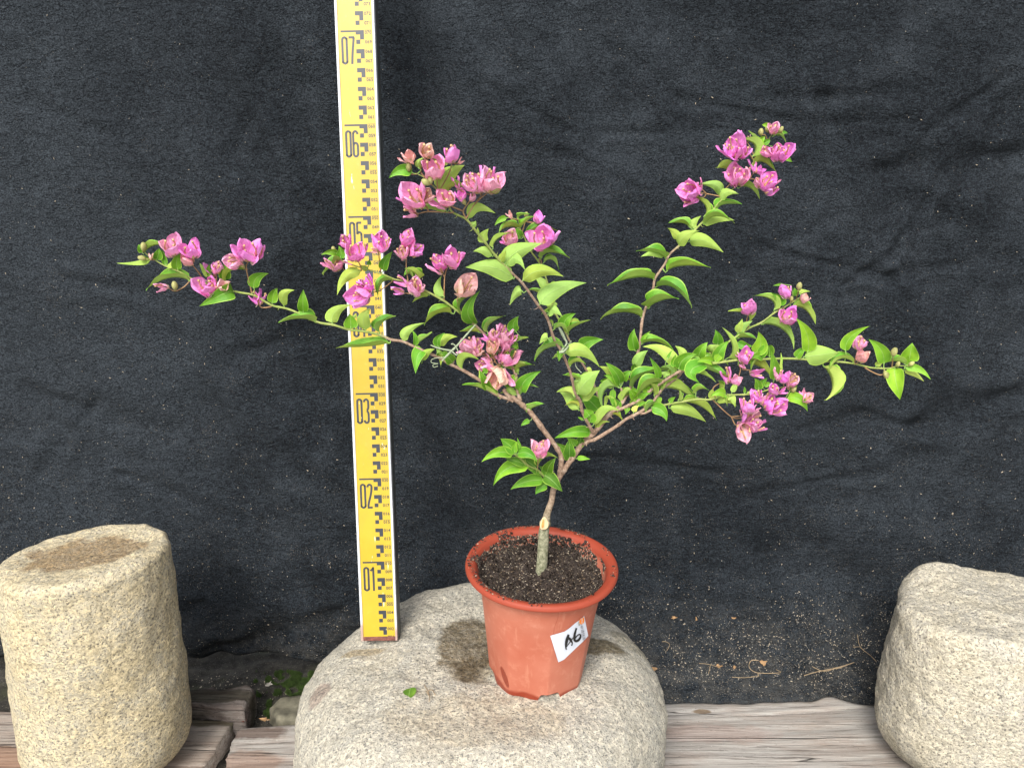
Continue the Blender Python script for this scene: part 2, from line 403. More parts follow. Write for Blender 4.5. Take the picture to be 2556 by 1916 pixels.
# ================================================================== ground
ZM = .19                                   # top of the millstone
def ground_z(x, y): return -.022 + .010 * fbm(V3((x * 9, y * 9, 0)), 4) + .004 * fbm(V3((x * 60, y * 60, 3)), 3)
nx, ny = 260, 130
V = []
for j in range(ny):
    for i in range(nx):
        x = -1.3 + 2.6 * i / (nx - 1); y = .62 + .75 * j / (ny - 1)
        V.append((x, y, ground_z(x, y)))
mg = MB('damp_soil')
n1 = mg.noise(60, 6, .7); n2 = mg.noise(9, 4, .6)
gc = mg.mix(mg.ramp(n1, [(.35, 0), (.7, 1)]), (.020, .018, .015), (.075, .068, .055))
gc = mg.mix(mg.ramp(n2, [(.5, 0), (.62, .7)]), gc, (.045, .050, .022))
gc = mg.mix(mg.ramp(mg.vor(380), [(.12, .8), (.2, 0)]), gc, (.22, .20, .16))
MSOIL = mg.done(gc, .95, mg.bump(n1, .9, .004), .2)
g = make('ground', V, grid_faces(nx, ny), MSOIL); tag(g, kind='structure')
# unseen ground in front of the stones, extended so light bounces up
V = [(-4, -4, -.11), (4, -4, -.11), (4, .64, -.11), (-4, .64, -.11), (-4, .64, -.035), (4, .64, -.035), (-4, 3, -.035), (4, 3, -.035)]
mp_ = MB('pale_bounce_floor'); p1 = mp_.noise(12, 5, .6)
MBOUNCE = mp_.done(mp_.mix(p1, (.22, .21, .19), (.33, .32, .29)), .9)
g2 = make('bounce_floor', V[:4], [(0, 1, 2, 3)], MBOUNCE, smooth=False); tag(g2, kind='structure')
g3 = make('soil_bank', [(-4, .64, -.11), (4, .64, -.11), (4, .64, -.04), (-4, .64, -.04), (4, 3, -.04), (-4, 3, -.04)], [(0, 1, 2, 3), (3, 2, 4, 5)], MSOIL, smooth=False); tag(g3, kind='structure')

# ================================================================== felt backdrop
def sstep(a, b, x):
    t = np.clip((x - a) / (b - a), 0, 1); return t * t * (3 - 2 * t)
NXF, NSF = 560, 460
xs = np.linspace(-1.5, 1.6, NXF)
prof_r = [(1.10, 1.75), (1.085, 1.0), (1.07, .5), (1.062, .25), (1.05, .13), (1.028, .075), (.995, .045), (.96, .026), (.940, .0115), (.922, .0070)]
prof_l = [(1.07, 1.75), (1.065, 1.0), (1.06, .5), (1.045, .25), (1.030, .13), (1.022, .080), (1.018, .055), (1.015, .035), (1.018, .018), (1.030, .008)]
def resamp(pr, n):
    p = np.array(pr); seg = np.r_[0, np.cumsum(np.hypot(*np.diff(p, axis=0).T))]
    return p, seg
tt = np.linspace(0, 1, NSF) ** .85
def prof_eval(pr):
    p = np.array(pr); k = np.linspace(0, 1, len(p))
    # chord length parameter on the average of both profiles keeps rows aligned
    return p
pa, pb = np.array(prof_l), np.array(prof_r)
seg = np.r_[0, np.cumsum(np.hypot(*np.diff((pa + pb) / 2, axis=0).T))]; seg /= seg[-1]
def ev(p): return np.interp(tt, seg, p[:, 0]), np.interp(tt, seg, p[:, 1])
yl, zl = ev(pa); yr, zr = ev(pb)
creases = [  # x0,y0,x1,y1 in photo pixels, width m, depth m
    (2150, 1050, 2300, 1072, .016, .006), (2300, 1072, 2556, 990, .022, .010), (2000, 1085, 2160, 1040, .012, .004),
    (2230, 425, 2600, 385, .020, .008), (2090, 240, 2300, 215, .012, .004), (2380, 560, 2560, 250, .016, .004),
    (2330, 480, 2560, 700, .014, .004), (1900, 240, 2100, 235, .008, .003), (2200, 690, 2560, 650, .010, .003),
    (560, 905, 850, 800, .016, .005), (80, 990, 420, 1075, .020, .006), (0, 1080, 150, 1060, .018, .005),
    (440, 1530, 520, 1490, .012, .005), (560, 1600, 860, 1500, .018, .008), (540, 1605, 640, 1580, .012, .005),
    (700, 120, 560, 420, .014, .003), (1340, 300, 1480, 360, .008, .0025), (1500, 330, 1800, 325, .008, .0025),
    (1180, 330, 1420, 400, .008, .002), (1650, 560, 1900, 600, .010, .0025), (1900, 640, 2080, 560, .010, .0025),
    (1980, 300, 2300, 300, .008, .002), (2330, 1100, 2330, 1400, .05, .004), (2480, 950, 2500, 1350, .06, .006), (1600, 1490, 2200, 1500, .012, .004),
    (960, -200, 1000, 1350, .085, .022), (760, 200, 790, 1100, .03, .005), (330, 0, 420, 800, .05, .005), (1980, -50, 1900, 700, .06, .006), (1960, 1400, 2200, 1480, .06, .012), (900, 1250, 640, 1120, .02, .004), (700, 990, 980, 980, .02, .004)]
cw = []
creases += [(1900, 620, 2240, 700, .007, .004), (2240, 700, 2330, 830, .006, .004), (2060, 830, 2200, 900, .007, .003), (1560, 120, 1700, 240, .007, .003), (1700, 240, 1980, 290, .006, .003), (1130, 60, 1300, 180, .007, .003), (2010, 120, 2120, 330, .007, .0035), (2400, 420, 2250, 640, .007, .0045), (2250, 640, 2120, 720, .006, .004), (2350, 330, 2556, 180, .008, .004), (60, 250, 260, 330, .009, .003), (180, 700, 520, 760, .012, .004), (300, 1180, 620, 1290, .010, .004), (100, 1180, 240, 1000, .01, .004), (1450, 1150, 1800, 1190, .010, .004), (1850, 1250, 2200, 1180, .008, .003), (1400, 380, 1620, 480, .006, .003), (1200, 200, 1420, 330, .006, .003)]
for a in creases:
    p = at(a[0], a[1], 1.05); q = at(a[2], a[3], 1.05); cw.append(((p.x, p.z), (q.x, q.z), a[4], a[5]))
V = np.zeros((NSF, NXF, 3))
b = sstep(-.12, .22, xs)[None, :]
V[:, :, 0] = xs[None, :]
V[:, :, 1] = yl[:, None] * (1 - b) + yr[:, None] * b
V[:, :, 2] = zl[:, None] * (1 - b) + zr[:, None] * b
Xg, Zg = V[:, :, 0], V[:, :, 2].copy() + (1.07 - V[:, :, 1]) * .0
disp = np.zeros((NSF, NXF))
for a, c, wd, am in cw:
    d, t = seg_d(Xg, Zg, a, c)
    # wobble of the crease line
    ww = wd * (1 + .4 * np.sin(Xg * 37 + Zg * 23))
    am = am * (.95 if a[0] > .1 else .9); disp += am * np.exp(-(d / ww) ** 2) - .6 * am * np.exp(-((d - 1.7 * ww) / ww) ** 2)
nd = np.zeros((NSF, NXF))
for j in range(NSF):
    for i in range(NXF):
        x, z = Xg[j, i], tt[j] * 2.0
        nd[j, i] = .011 * noise.noise(V3((x * 2.6, z * 2.2, 1))) + .0045 * noise.noise(V3((x * 8, z * 11, 5))) + .0015 * noise.fractal(V3((x * 26, z * 42, 9)), .9, 2.1, 3)
damp = 1 - .75 * sstep(.9, 1, tt)[:, None] * b * .9
nY = np.gradient(V[:, :, 1], axis=0); nZ = np.gradient(V[:, :, 2], axis=0)
ln = np.hypot(nY, nZ) + 1e-9
# normal pointing at the camera side: rotate the profile tangent
Ny, Nz = nZ / ln, -nY / ln
dd_ = (disp - nd * 1.0)
V[:, :, 1] += -np.abs(Ny) * (-dd_) * damp * np.sign(1)
V[:, :, 2] += -Nz * 0 + np.where(np.abs(Nz) > .3, np.abs(Nz) * np.abs(nd) * .5 * damp, 0)
# ragged hem on the right, a little fluttered on the left
hem = sstep(.93, 1, tt)[:, None]
wig = np.array([.010 * noise.noise(V3((x * 9, 0, 0))) + .006 * noise.noise(V3((x * 28, 4, 0))) + (.016 * math.exp(-((x - .455) / .022) ** 2)) for x in xs])[None, :]
V[:, :, 1] += hem * wig * b
V[:, :, 2] += hem * (1 - b) * wig * 1.6
FAB = V
def fabric_pt(i, j, jit=None):
    p = V3(FAB[j, i]); a = V3(FAB[j, min(i + 1, NXF - 1)]) - V3(FAB[j, i - 1]); c = V3(FAB[min(j + 1, NSF - 1), i]) - V3(FAB[j - 1, i])
    n = a.cross(c).normalized()
    if n.dot(CAM - p) < 0: n = -n
    if jit: p = p + a * .5 * jit.uniform(-.6, .6) + c * .5 * jit.uniform(-.6, .6)
    return p, n
fb = make('felt_backdrop', V.reshape(-1, 3), [tuple(reversed(f)) for f in grid_faces(NXF, NSF)], MAT['fabric'])
sol = fb.modifiers.new('thick', 'SOLIDIFY'); sol.thickness = .0018; sol.offset = -1
tag(fb, 'black felt cloth hung as a backdrop, speckled with pale grit, lower edge lying on the boards', 'backdrop cloth')

# grit and husks lying on the felt
r = random.Random(11); spots, spots2 = [], []
tries = 0
while len(spots) < 11000 and tries < 300000:
    tries += 1
    i = r.randrange(1, NXF - 1); j = int(NSF * r.random() ** .45); j = min(max(j, 1), NSF - 2)
    x, y, z = FAB[j, i]
    if x < -.85 or x > .85 or z > 1.3: continue
    ledge = z < .115 and x > -.05
    dens = (1.0 * (1.2 - abs(z - .045) / .09) if ledge else (.10 * math.exp(-z / .30) + .010))
    if not ledge and z > .1 and noise.noise(V3((x * 7, z * 7, 3))) > .15: dens *= 2.2
    dens *= .25 + 1.3 * max(0, noise.noise(V3((x * 14, y * 14 + z * 9, 2))) + .35)
    if r.random() < dens * ((.45 + 2.4 * math.exp(-((y - .985) / .026) ** 2)) if ledge else 1): (spots if r.random() < .6 else spots2).append(fabric_pt(i, j, r))
v_, f_ = slivers(spots, .0004, .0019, (.35, .8), 3, .0002); tag(make('pale_grit', v_, f_, MAT['grit'], smooth=False), 'fine pale grit scattered over the black felt', 'grit', kind='stuff')
v_, f_ = slivers(spots2, .0006, .0042, (.2, .45), 4, .0002); tag(make('rice_husks', v_, f_, MAT['chaff'], smooth=False), 'tan husks caught on the black felt and its ledge', 'husks', kind='stuff')

# ================================================================== stones
def stone(name, mat, cx, cy, R0, h, label, cat, edge=.03, bot=.03, squash=1.0, shape=None, top=None, amp=.004, seed=0, lean=(0, 0), bulge=.0, nth=300, nside=90, z0=0.0):
    rows = []
    nt_ = 44
    for k in range(nt_): rows.append(((k / nt_) * (1 - edge / R0), 1.0, 0, 1))
    for k in range(16):
        a = math.pi / 2 * k / 15
        rows.append((1 - edge / R0 + edge / R0 * math.sin(a), 1 - (edge / h) * (1 - math.cos(a)), math.sin(a), math.cos(a)))
    for k in range(1, nside):
        t = k / nside; zf = (1 - edge / h) * (1 - t) + (bot / h) * t
        rows.append((1, zf, 1, 0))
    for k in range(10):
        a = math.pi / 2 * k / 9
        rows.append((1 - bot / R0 * (1 - math.cos(a)), bot / h * (1 - math.sin(a)), math.cos(a), -math.sin(a)))
    V = []
    for (rho, zf, nr, nz) in rows:
        for i in range(nth):
            th = 2 * math.pi * i / nth; c, s = math.cos(th), math.sin(th)
            k = shape(th, zf) if shape else 1.0
            rad = R0 * rho * k * (1 + bulge * math.sin(math.pi * min(1, max(0, zf))))
            x, y = c * rad, s * rad * squash
            z = h * zf
            if top: z += top(x, y) * min(1, max(0, (zf - .1) / .9))
            x += lean[0] * zf; y += lean[1] * zf
            p = V3((x * 11, y * 11, z * 11 + seed)); q = V3((x * 70, y * 70, z * 70 + seed))
            d = amp * 1.6 * noise.fractal(p, .9, 2.0, 4) + amp * .32 * noise.fractal(q, .8, 2.2, 3)
            V.append((cx + x + c * nr * d, cy + y + s * nr * d, z0 + z + nz * d))
    F = grid_faces(nth, len(rows), True)
    F = [tuple(reversed(f)) for f in F[nth:]]
    V0 = V[nth:]; F = [tuple(i - nth for i in f) for f in F]
    F.append(tuple(range(nth)))
    F.append(tuple(range(len(V0) - nth, len(V0)))[::-1])
    o = make(name, V0, F, mat); tag(o, label, cat); return o

GS1 = m_granite('millstone_granite', (.44, .40, .315), (.385, .365, .31), (.12, .12, .115),
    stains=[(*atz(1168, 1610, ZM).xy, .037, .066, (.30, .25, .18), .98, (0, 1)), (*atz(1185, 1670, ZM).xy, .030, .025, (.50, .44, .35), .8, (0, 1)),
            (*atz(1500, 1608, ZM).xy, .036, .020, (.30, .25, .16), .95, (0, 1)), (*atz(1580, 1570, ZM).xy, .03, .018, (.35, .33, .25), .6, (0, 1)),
            (*atz(905, 1605, ZM).xy, .028, .010, (.75, .62, .40), .7, (0, 1)), (*atz(800, 1760, .15).xy, .014, .02, (.55, .42, .42), .7, (0, 1)),
            (*atz(1190, 1790, ZM).xy, .10, .04, (.82, .76, .66), .55, (0, 1))], grain=210)
MC = (-.036, .770)
def mshape(th, zf):
    return 1 + .020 * math.sin(2 * th + .6) + .016 * math.sin(3 * th + 1.1) + .008 * math.sin(5 * th) - .03 * math.exp(-((th - 2.35) / .35) ** 2)
def mtop(x, y): return -.10 * max(0, math.hypot(x, y) - .10) ** 1.3 * 1.2 - .010 * max(0, -x - .08) / .1 - .006 * max(0, x - .1) / .1
stone('millstone', GS1, MC[0], MC[1], .206, ZM, 'large round grey granite millstone carrying the terracotta pot and the foot of the yellow staff', 'millstone', edge=.055, bot=.04, shape=mshape, top=mtop, amp=.0038, seed=3, bulge=.040, nth=400, nside=60)
lp = atz(214, 1385, .30)
GS2 = m_granite('yellow_granite', (.50, .415, .255), (.44, .395, .295), (.10, .092, .08), stains=[(*atz(215, 1375, .30).xy, .076, .048, (.48, .38, .29), .92, (0, 1))], grain=200)
def lshape(th, zf): return (1 + .055 * (1 - zf)) * (1 + .02 * math.sin(2 * th + 2.4) + .012 * math.sin(3 * th))
def ltop(x, y): return .085 * x - .02 * y + .02 * max(0, -(x * .5 + y) - .05) - .15 * max(0, math.hypot(x - .0, y) - .075) ** 1.2
stone('stone_post', GS2, -.5125, .815, .0945, .298, 'tall yellowish granite post with a brown stained slanting top, left of the staff', 'stone', edge=.010, bot=.05, shape=lshape, top=ltop, amp=.0026, seed=11, lean=(.010, -.004), squash=.92)
GS3 = m_granite('buff_granite', (.47, .42, .315), (.42, .39, .325), (.10, .095, .085), stains=[(.62, .08, .05, .03, (.85, .65, .45), .5, (0, 2))], grain=210)
def rshape(th, zf):
    return (1 + .075 * (1 - zf) ** 1.0) * (1 + .05 * math.cos(2 * (th - .5)) + .03 * math.cos(4 * (th - .3)) + .015 * math.sin(3 * th + 1)) * (1 - .12 * max(0, .35 - zf) * 1.5)
def rtop(x, y): return .010 * math.exp(-(((x + .045) / .045) ** 2 + ((y - .08) / .05) ** 2)) - .03 * max(0, x - .04) - .03 * max(0, -x - .05) + .004 * noise.noise(V3((x * 14, y * 14, 2))) - .04 * y
stone('granite_boulder', GS3, .588, .825, .115, .226, 'buff granite boulder with an uneven flat top at the right edge of the view', 'stone', edge=.020, bot=.07, shape=rshape, top=rtop, amp=.0036, seed=29, squash=.9)

# ================================================================== timbers
def beam(name, mat, a, bb, width, thick, label, ztop=0.0, seed=0, end_a=.0, end_b=.0, group=None):
    """a, bb: back top corners (x, y); the beam reaches width towards the viewer"""
    a, bb = V3((*a, ztop)), V3((*bb, ztop)); t = (bb - a).normalized(); n = V3((t.y, -t.x, 0)); L = (bb - a).length
    prof = []
    r0 = .012
    for (cx, cz, a0) in ((r0, -r0, 180), (width - r0, -r0, 90), (width - r0, -thick + r0, 0), (r0, -thick + r0, -90)):
        for k in range(7): an = R(a0 - 90 * k / 6); prof.append((cx + r0 * math.cos(an), cz + r0 * math.sin(an)))
    full = []
    for i in range(len(prof)):
        p, q = prof[i], prof[(i + 1) % len(prof)]; d = math.hypot(q[0] - p[0], q[1] - p[1]); k = max(1, int(d / .0028))
        for s_ in range(k): full.append((p[0] + (q[0] - p[0]) * s_ / k, p[1] + (q[1] - p[1]) * s_ / k))
    NL = max(30, int(L / .008)); V = []
    for i in range(NL + 1):
        u = i / NL * L
        for (px_, pz_) in full:
            uu = u
            if i == NL: pass
            jag = .006 * noise.noise(V3((px_ * 60, pz_ * 60, seed))) + .0035 * noise.noise(V3((px_ * 160, pz_ * 160, seed)))
            if i > NL - 6: uu += (jag + end_b * px_ / width) * (i - NL + 6) / 6
            if i < 6: uu += (jag + end_a * px_ / width) * (6 - i) / 6
            g_ = noise.fractal(V3((uu * 2.2, px_ * 60, pz_ * 60 + seed)), .9, 2.0, 4) * .0017
            gr = noise.noise(V3((uu * .9 + seed, px_ * 26, 0))); g_ -= .0022 * math.exp(-(gr / .016) ** 2) if pz_ > -.02 else 0
            dz = g_ + .003 * noise.noise(V3((uu * 5, px_ * 6, seed)))
            p = a + t * uu + n * px_ + V3((0, 0, pz_ + dz))
            V.append(p)
    m_ = len(full)
    F = grid_faces(m_, NL + 1, True)
    F.append(tuple(range(m_))[::-1]); F.append(tuple(range(NL * m_, (NL + 1) * m_)))
    o = make(name, V, F, mat); tag(o, label, 'timber', 'weathered timbers under the stones'); return o
P_ = atz(660, 1850, 0).xy
W1 = m_wood('weathered_wood', (.42, .395, .36), (.31, .285, .255), (.13, .11, .095), rot=0.0, stains=[(*atz(640, 1830, 0).xy, .045, .014, (.42, .33, .30), .85), (*atz(1750, 1775, 0).xy, .018, .005, (.4, .3, .2), .9), (*atz(1780, 1830, 0).xy, .10, .02, (1.0, .86, .83), .7), (*atz(620, 1900, 0).xy, .05, .02, (.75, .52, .42), .6)])
W2 = m_wood('brown_weathered_wood', (.40, .355, .305), (.27, .22, .18), (.10, .075, .06), stains=[(*atz(510, 1800, 0).xy, .06, .018, (.28, .30, .20), .8), (*atz(10, 1900, 0).xy, .05, .025, (.8, .5, .35), .7)])
W3 = m_wood('wet_dark_wood', (.26, .235, .21), (.11, .09, .08), (.035, .028, .025), stains=[(*atz(540, 1775, 0).xy, .09, .016, (.32, .34, .26), .8)])
beam('timber_beam', W1, (-.372, .886), (1.35, 1.035), .17, .085, 'long weathered pinkish grey timber running behind and right of the millstone', 0.0, 5, end_a=-.002)
beam('timber_beam', W2, (-1.3, .955), (-.384, .897), .185, .085, 'brown weathered timber under the tall stone post, ending at a mossy split', .003, 17, end_b=.004)
# broken offcut behind the left timber
def prism(name, mat, top, zt, zb, label, cat, seed=1, n=5, taper=.0):
    pts = []
    for i in range(len(top)):
        p, q = top[i], top[(i + 1) % len(top)]
        for k in range(n): pts.append(p.lerp(q, k / n))
    c = sum(pts, V3((0, 0))) / len(pts)
    V = []; rings = [(0.0, 1), (.4, 1), (.75, 1), (.93, 1), (1.0, .93), (1.015, .8), (1.02, .5), (1.02, .2), (1.0, 0)]
    for s_, zf in rings:
        for p in pts:
            q = c + (p - c) * max(s_, .001); z = zb + (zt - zb) * zf
            d = .0035 * noise.fractal(V3((q.x * 25, q.y * 80, z * 80 + seed)), .9, 2, 3)
            V.append((q.x + d * .4 * s_, q.y + d * s_, z + d * (.6 if zf > .5 else 0)))
    m_ = len(pts); F = grid_faces(m_, len(rings), True)
    o = make(name, V, F, mat); tag(o, label, cat); return o
tp = [atz(*q, .026).xy for q in ((330, 1752), (400, 1742), (461, 1727), (534, 1709), (551, 1718), (585, 1716), (620, 1709), (634, 1716), (622, 1742), (606, 1765), (553, 1761), (464, 1750), (330, 1775))]
prism('broken_timber_offcut', W3, tp, .026, -.02, 'short broken dark piece of timber lying behind the brown timber beside the stone post', 'timber')
tp = [atz(*q, .0).xy for q in ((672, 1768), (700, 1742), (745, 1736), (800, 1740), (800, 1790), (740, 1796), (690, 1792))]
prism('flat_stone', m_flat('mossy_stone', (.13, .12, .085), .9, .5, 60, .6), tp, .002, -.03, 'low buff stone half sunk in the mossy soil beside the millstone', 'stone')

# moss and litter on the soil behind the left timber
r = random.Random(5); sp = []
for _ in range(60000):
    px, py = r.uniform(620, 800), r.uniform(1640, 1800)
    if noise.noise(V3((px / 22, py / 15, 1))) + .5 * math.exp(-((px - 745) ** 2 + (py - 1690) ** 2) / 2600) < .16 + .45 * r.random() ** .6: continue
    p = atz(px, py, -.02); p.z = ground_z(p.x, p.y)
    if p.y > 1.03: continue
    sp.append(p)
    if len(sp) > 5000: break
V_, F_ = [], []
for p in sp:
    for k in range(3):
        an = r.uniform(0, 6.28); hh = r.uniform(.0025, .006); d = V3((math.cos(an), math.sin(an), 0)) * .0007; q = p + V3((r.uniform(-.001, .001), r.uniform(-.001, .001), 0))
        o = len(V_); V_ += [q - d, q + d, q + V3((r.uniform(-.002, .002), r.uniform(-.002, .002), hh))]; F_.append((o, o + 1, o + 2))
tag(make('moss_cushion', V_, F_, MAT['moss'], smooth=False), 'bright green moss on the soil between the felt and the timbers', 'moss', kind='stuff')
sp = []
for _ in range(1500):
    x = r.uniform(-.75, -.12); y = r.uniform(.89, 1.03); sp.append(((x, y, ground_z(x, y)), (0, 0, 1)))
v_, f_ = slivers(sp, .0008, .004, (.3, .9), 8); tag(make('soil_crumbs', v_, f_, MAT['chaff'], smooth=False), 'crumbs and husks on the damp soil left of the millstone', 'litter', kind='stuff')

# ================================================================== levelling staff
P0 = atz(947, 1598, ZM); P0.z = ZM
su = V3((-.020, math.sin(R(9)), math.cos(R(9)))).normalized()
sx = (V3((1, 0, 0)) - su * su.x).normalized(); sy = su.cross(sx).normalized()      # sy points away from the viewer
if sy.y < 0: sy = -sy
MS = Matrix((sx, sy, su)).transposed().to_4x4(); MS.translation = P0
staff = thing('levelling_staff', 'tall yellow measuring staff with black centimetre marks and white edges, leaning behind the plant', 'measuring staff')
staff.matrix_world = MS; ORG[staff.name] = V3((0, 0, 0))
cm = .01; M0 = .3          # the foot stands at the 0.3 cm mark
def box_v(x0, x1, y0, y1, z0, z1): 
    return [(x0, y0, z0), (x1, y0, z0), (x1, y1, z0), (x0, y1, z0), (x0, y0, z1), (x1, y0, z1), (x1, y1, z1), (x0, y1, z1)]
BF = [(0, 1, 5, 4), (1, 2, 6, 5), (2, 3, 7, 6), (3, 0, 4, 7), (4, 5, 6, 7), (3, 2, 1, 0)]
def bx(name, mat, x0, x1, y0, y1, z0, z1, parent, bev=.0004):
    o = make(name, box_v(x0, x1, y0, y1, z0, z1), BF, mat, parent, smooth=False, local=True)
    if bev: md = o.modifiers.new('bevel', 'BEVEL'); md.width = bev; md.segments = 2
    return o
SL = 1.62; XL, XR = -2.16 * cm, 2.16 * cm
bx('staff_body', MAT['dark_metal'], XL + .0004, XR - .0004 + .0002, .0012, .022, 0, SL, staff)
bx('face_panel', MAT['yellow'], XL + .26 * cm, XR - .24 * cm, .0004, .0014, .004, SL, staff, 0)
bx('edge_rail', MAT['frame'], XL, XL + .27 * cm, -.0008, .0235, 0, SL, staff)
bx('edge_rail', MAT['frame'], XR - .25 * cm, XR, -.0008, .0050, 0, SL, staff)
bx('edge_rail', MAT['dark_metal'], XR - .12 * cm, XR + .0006, .0052, .0235, 0, SL, staff)
bx('end_cap', MAT['rust'], XL + .28 * cm, XR - .26 * cm, -.0006, .021, .0, .0050, staff, .0006)
def sf(x, z, off=.0001): return (XL + x * cm, .0004 - off, (z - M0) * cm)      # x, z in centimetres on the face
def quadpoly(pl, f):
    V, F = [], []
    for q in pl:
        o = len(V); V += [f(*c) for c in q]; F.append(tuple(range(o, o + len(q))))
    return V, F
XB = 2.20
q = []
for h in range(2, 160, 2):
    q.append([(XB, h), (XB, h - .45), (XB + .9, h - .45), (XB + .9, h)])
    q.append([(XB + .47, h - .45), (XB + .47, h - .98), (XB + .9, h - .98), (XB + .9, h - .45)])
    if h > 2: q.append([(XB + .03, h - 1.0), (XB + .03, h - 1.45), (XB + .47, h - 1.45), (XB + .47, h - 1.0)])
    if h % 10 == 0: q.append([(.55, h), (.55, h - .19), (XB, h - .19), (XB, h)])
v_, f_ = quadpoly(q, sf); tag(make('scale_marks', v_, f_, MAT['prnt'], staff, smooth=False, local=True), kind='stuff')
q = [[(3.17, h + .02), (3.17, h - .02), (3.97, h - .02), (3.97, h + .02)] for h in range(5, 160, 5)]
v_, f_ = quadpoly(q, sf); tag(make('ruled_lines', v_, f_, MAT['prnt'], staff, smooth=False, local=True), kind='stuff')
def text_mesh(body, bold=0):
    cu = bpy.data.curves.new('tmp', 'FONT'); cu.body = body; cu.size = 1; cu.resolution_u = 2; cu.offset = bold
    o = bpy.data.objects.new('tmp', cu); C.objects.link(o)
    bpy.context.view_layer.update()
    me = o.to_mesh(); V = [tuple(v.co) for v in me.vertices]; F = [tuple(p.vertices) for p in me.polygons]
    o.to_mesh_clear(); bpy.data.objects.remove(o); bpy.data.curves.remove(cu); return V, F
dig = {}
for d_ in '0123456789':
    v, f = text_mesh(d_, .022); xs_ = [p[0] for p in v]; ys_ = [p[1] for p in v]
    x0, x1, y0, y1 = min(xs_), max(xs_), min(ys_), max(ys_)
    dig[d_] = ([((a[0] - (x0 + x1) / 2) / (y1 - y0), (a[1] - y0) / (y1 - y0)) for a in v], f)
V_, F_ = [], []
for h in range(1, 120):
    for k, ch in enumerate('%03d' % h):
        v, f = dig[ch]; o = len(V_)
        V_ += [sf(3.31 + k * .255 + a[0] * .37, h - .44 + a[1] * .38) for a in v]; F_ += [tuple(i + o for i in g_) for g_ in f]
tag(make('small_numerals', V_, F_, MAT['prnt'], staff, smooth=False, local=True), kind='stuff')
def ribbon(pts, w, f, smooth=4, wfun=None):
    P = [(V3((p[0], p[1], 0)), 1.0) for p in pts]
    Q = catmull(P, smooth) if smooth > 1 else [np.array([*p[0], 1]) for p in P]
    V, F = [], []; n = len(Q)
    for i in range(n):
        a, b_ = Q[max(i - 1, 0)], Q[min(i + 1, n - 1)]; dx, dy = b_[0] - a[0], b_[1] - a[1]; L = math.hypot(dx, dy) or 1
        k = (wfun(i / (n - 1)) if wfun else 1) * w / 2
        V += [f(Q[i][0] - dy / L * k, Q[i][1] + dx / L * k), f(Q[i][0] + dy / L * k, Q[i][1] - dx / L * k)]
    for i in range(n - 1): F.append((2 * i, 2 * i + 1, 2 * i + 3, 2 * i + 2))
    return V, F
# condensed display digits in a .62 x 2.9 cm box
def arc(cx, cy, rx, ry, a0, a1, n=8): return [(cx + rx * math.cos(R(a0 + (a1 - a0) * i / n)), cy + ry * math.sin(R(a0 + (a1 - a0) * i / n))) for i in range(n + 1)]
BIG = {
 '0': [arc(.31, 2.55, .24, .27, 180, 0) + arc(.31, .35, .24, .27, 0, -180) + [(.07, 2.55)]],
 '1': [[(.02, 2.45), (.22, 2.60), (.36, 2.84)], [(.36, 2.9), (.36, 0)]],
 '2': [arc(.31, 2.50, .24, .31, 180, -20) + [(.50, 2.0), (.36, 1.35), (.18, .7), (.09, .2)], [(0, .08), (.60, .08)]],
 '3': [arc(.31, 2.50, .24, .31, 180, 0) + [(.55, 1.95)] + arc(.30, 1.95, .25, .40, 0, -80, 5), arc(.30, 1.0, .25, .5, 80, 0, 5) + [(.55, .6)] + arc(.31, .40, .24, .31, 0, -180)],
 '4': [[(.42, 0), (.42, 2.9)], [(.42, 2.85), (.20, 1.7), (.04, .75)], [(0, .72), (.62, .72)]],
 '5': [[(.06, 2.82), (.58, 2.82)], [(.10, 2.82), (.10, 1.55)], [(.10, 1.55)] + arc(.31, 1.45, .24, .32, 130, 0) + [(.55, .6)] + arc(.31, .40, .24, .31, 0, -180)],
 '6': [arc(.31, 2.50, .24, .31, 0, 180) + [(.07, 1.4), (.07, .5)] + arc(.31, .40, .24, .31, 180, 360) + [(.55, 1.0)] + arc(.31, 1.2, .24, .35, 0, 150)],
 '7': [[(0, 2.82), (.62, 2.82)], [(.56, 2.82), (.50, 2.2), (.38, 1.2), (.30, 0)]],
 '8': [arc(.31, 2.45, .22, .36, 0, 360, 14), arc(.31, .75, .25, .66, 0, 360, 14)], '9': [arc(.31, 2.3, .24, .5, 0, 360, 14), [(.55, 2.3), (.55, .5)] + arc(.31, .40, .24, .31, 0, -180)]}
for h in range(10, 160, 10):
    V_, F_ = [], []
    for k, ch in enumerate('%02d' % (h // 10)):
        if len('%02d' % (h // 10)) > 2: break
        for st in BIG[ch]:
            v, f = ribbon(st, .235, lambda x, y: sf(.62 + k * .78 + x, h - .66 - 2.9 + y), 3 if len(st) > 3 else 1); o = len(V_)
            V_ += v; F_ += [tuple(i + o for i in g_) for g_ in f]
    make('large_numeral', V_, F_, MAT['prnt'], staff, smooth=False, local=True)

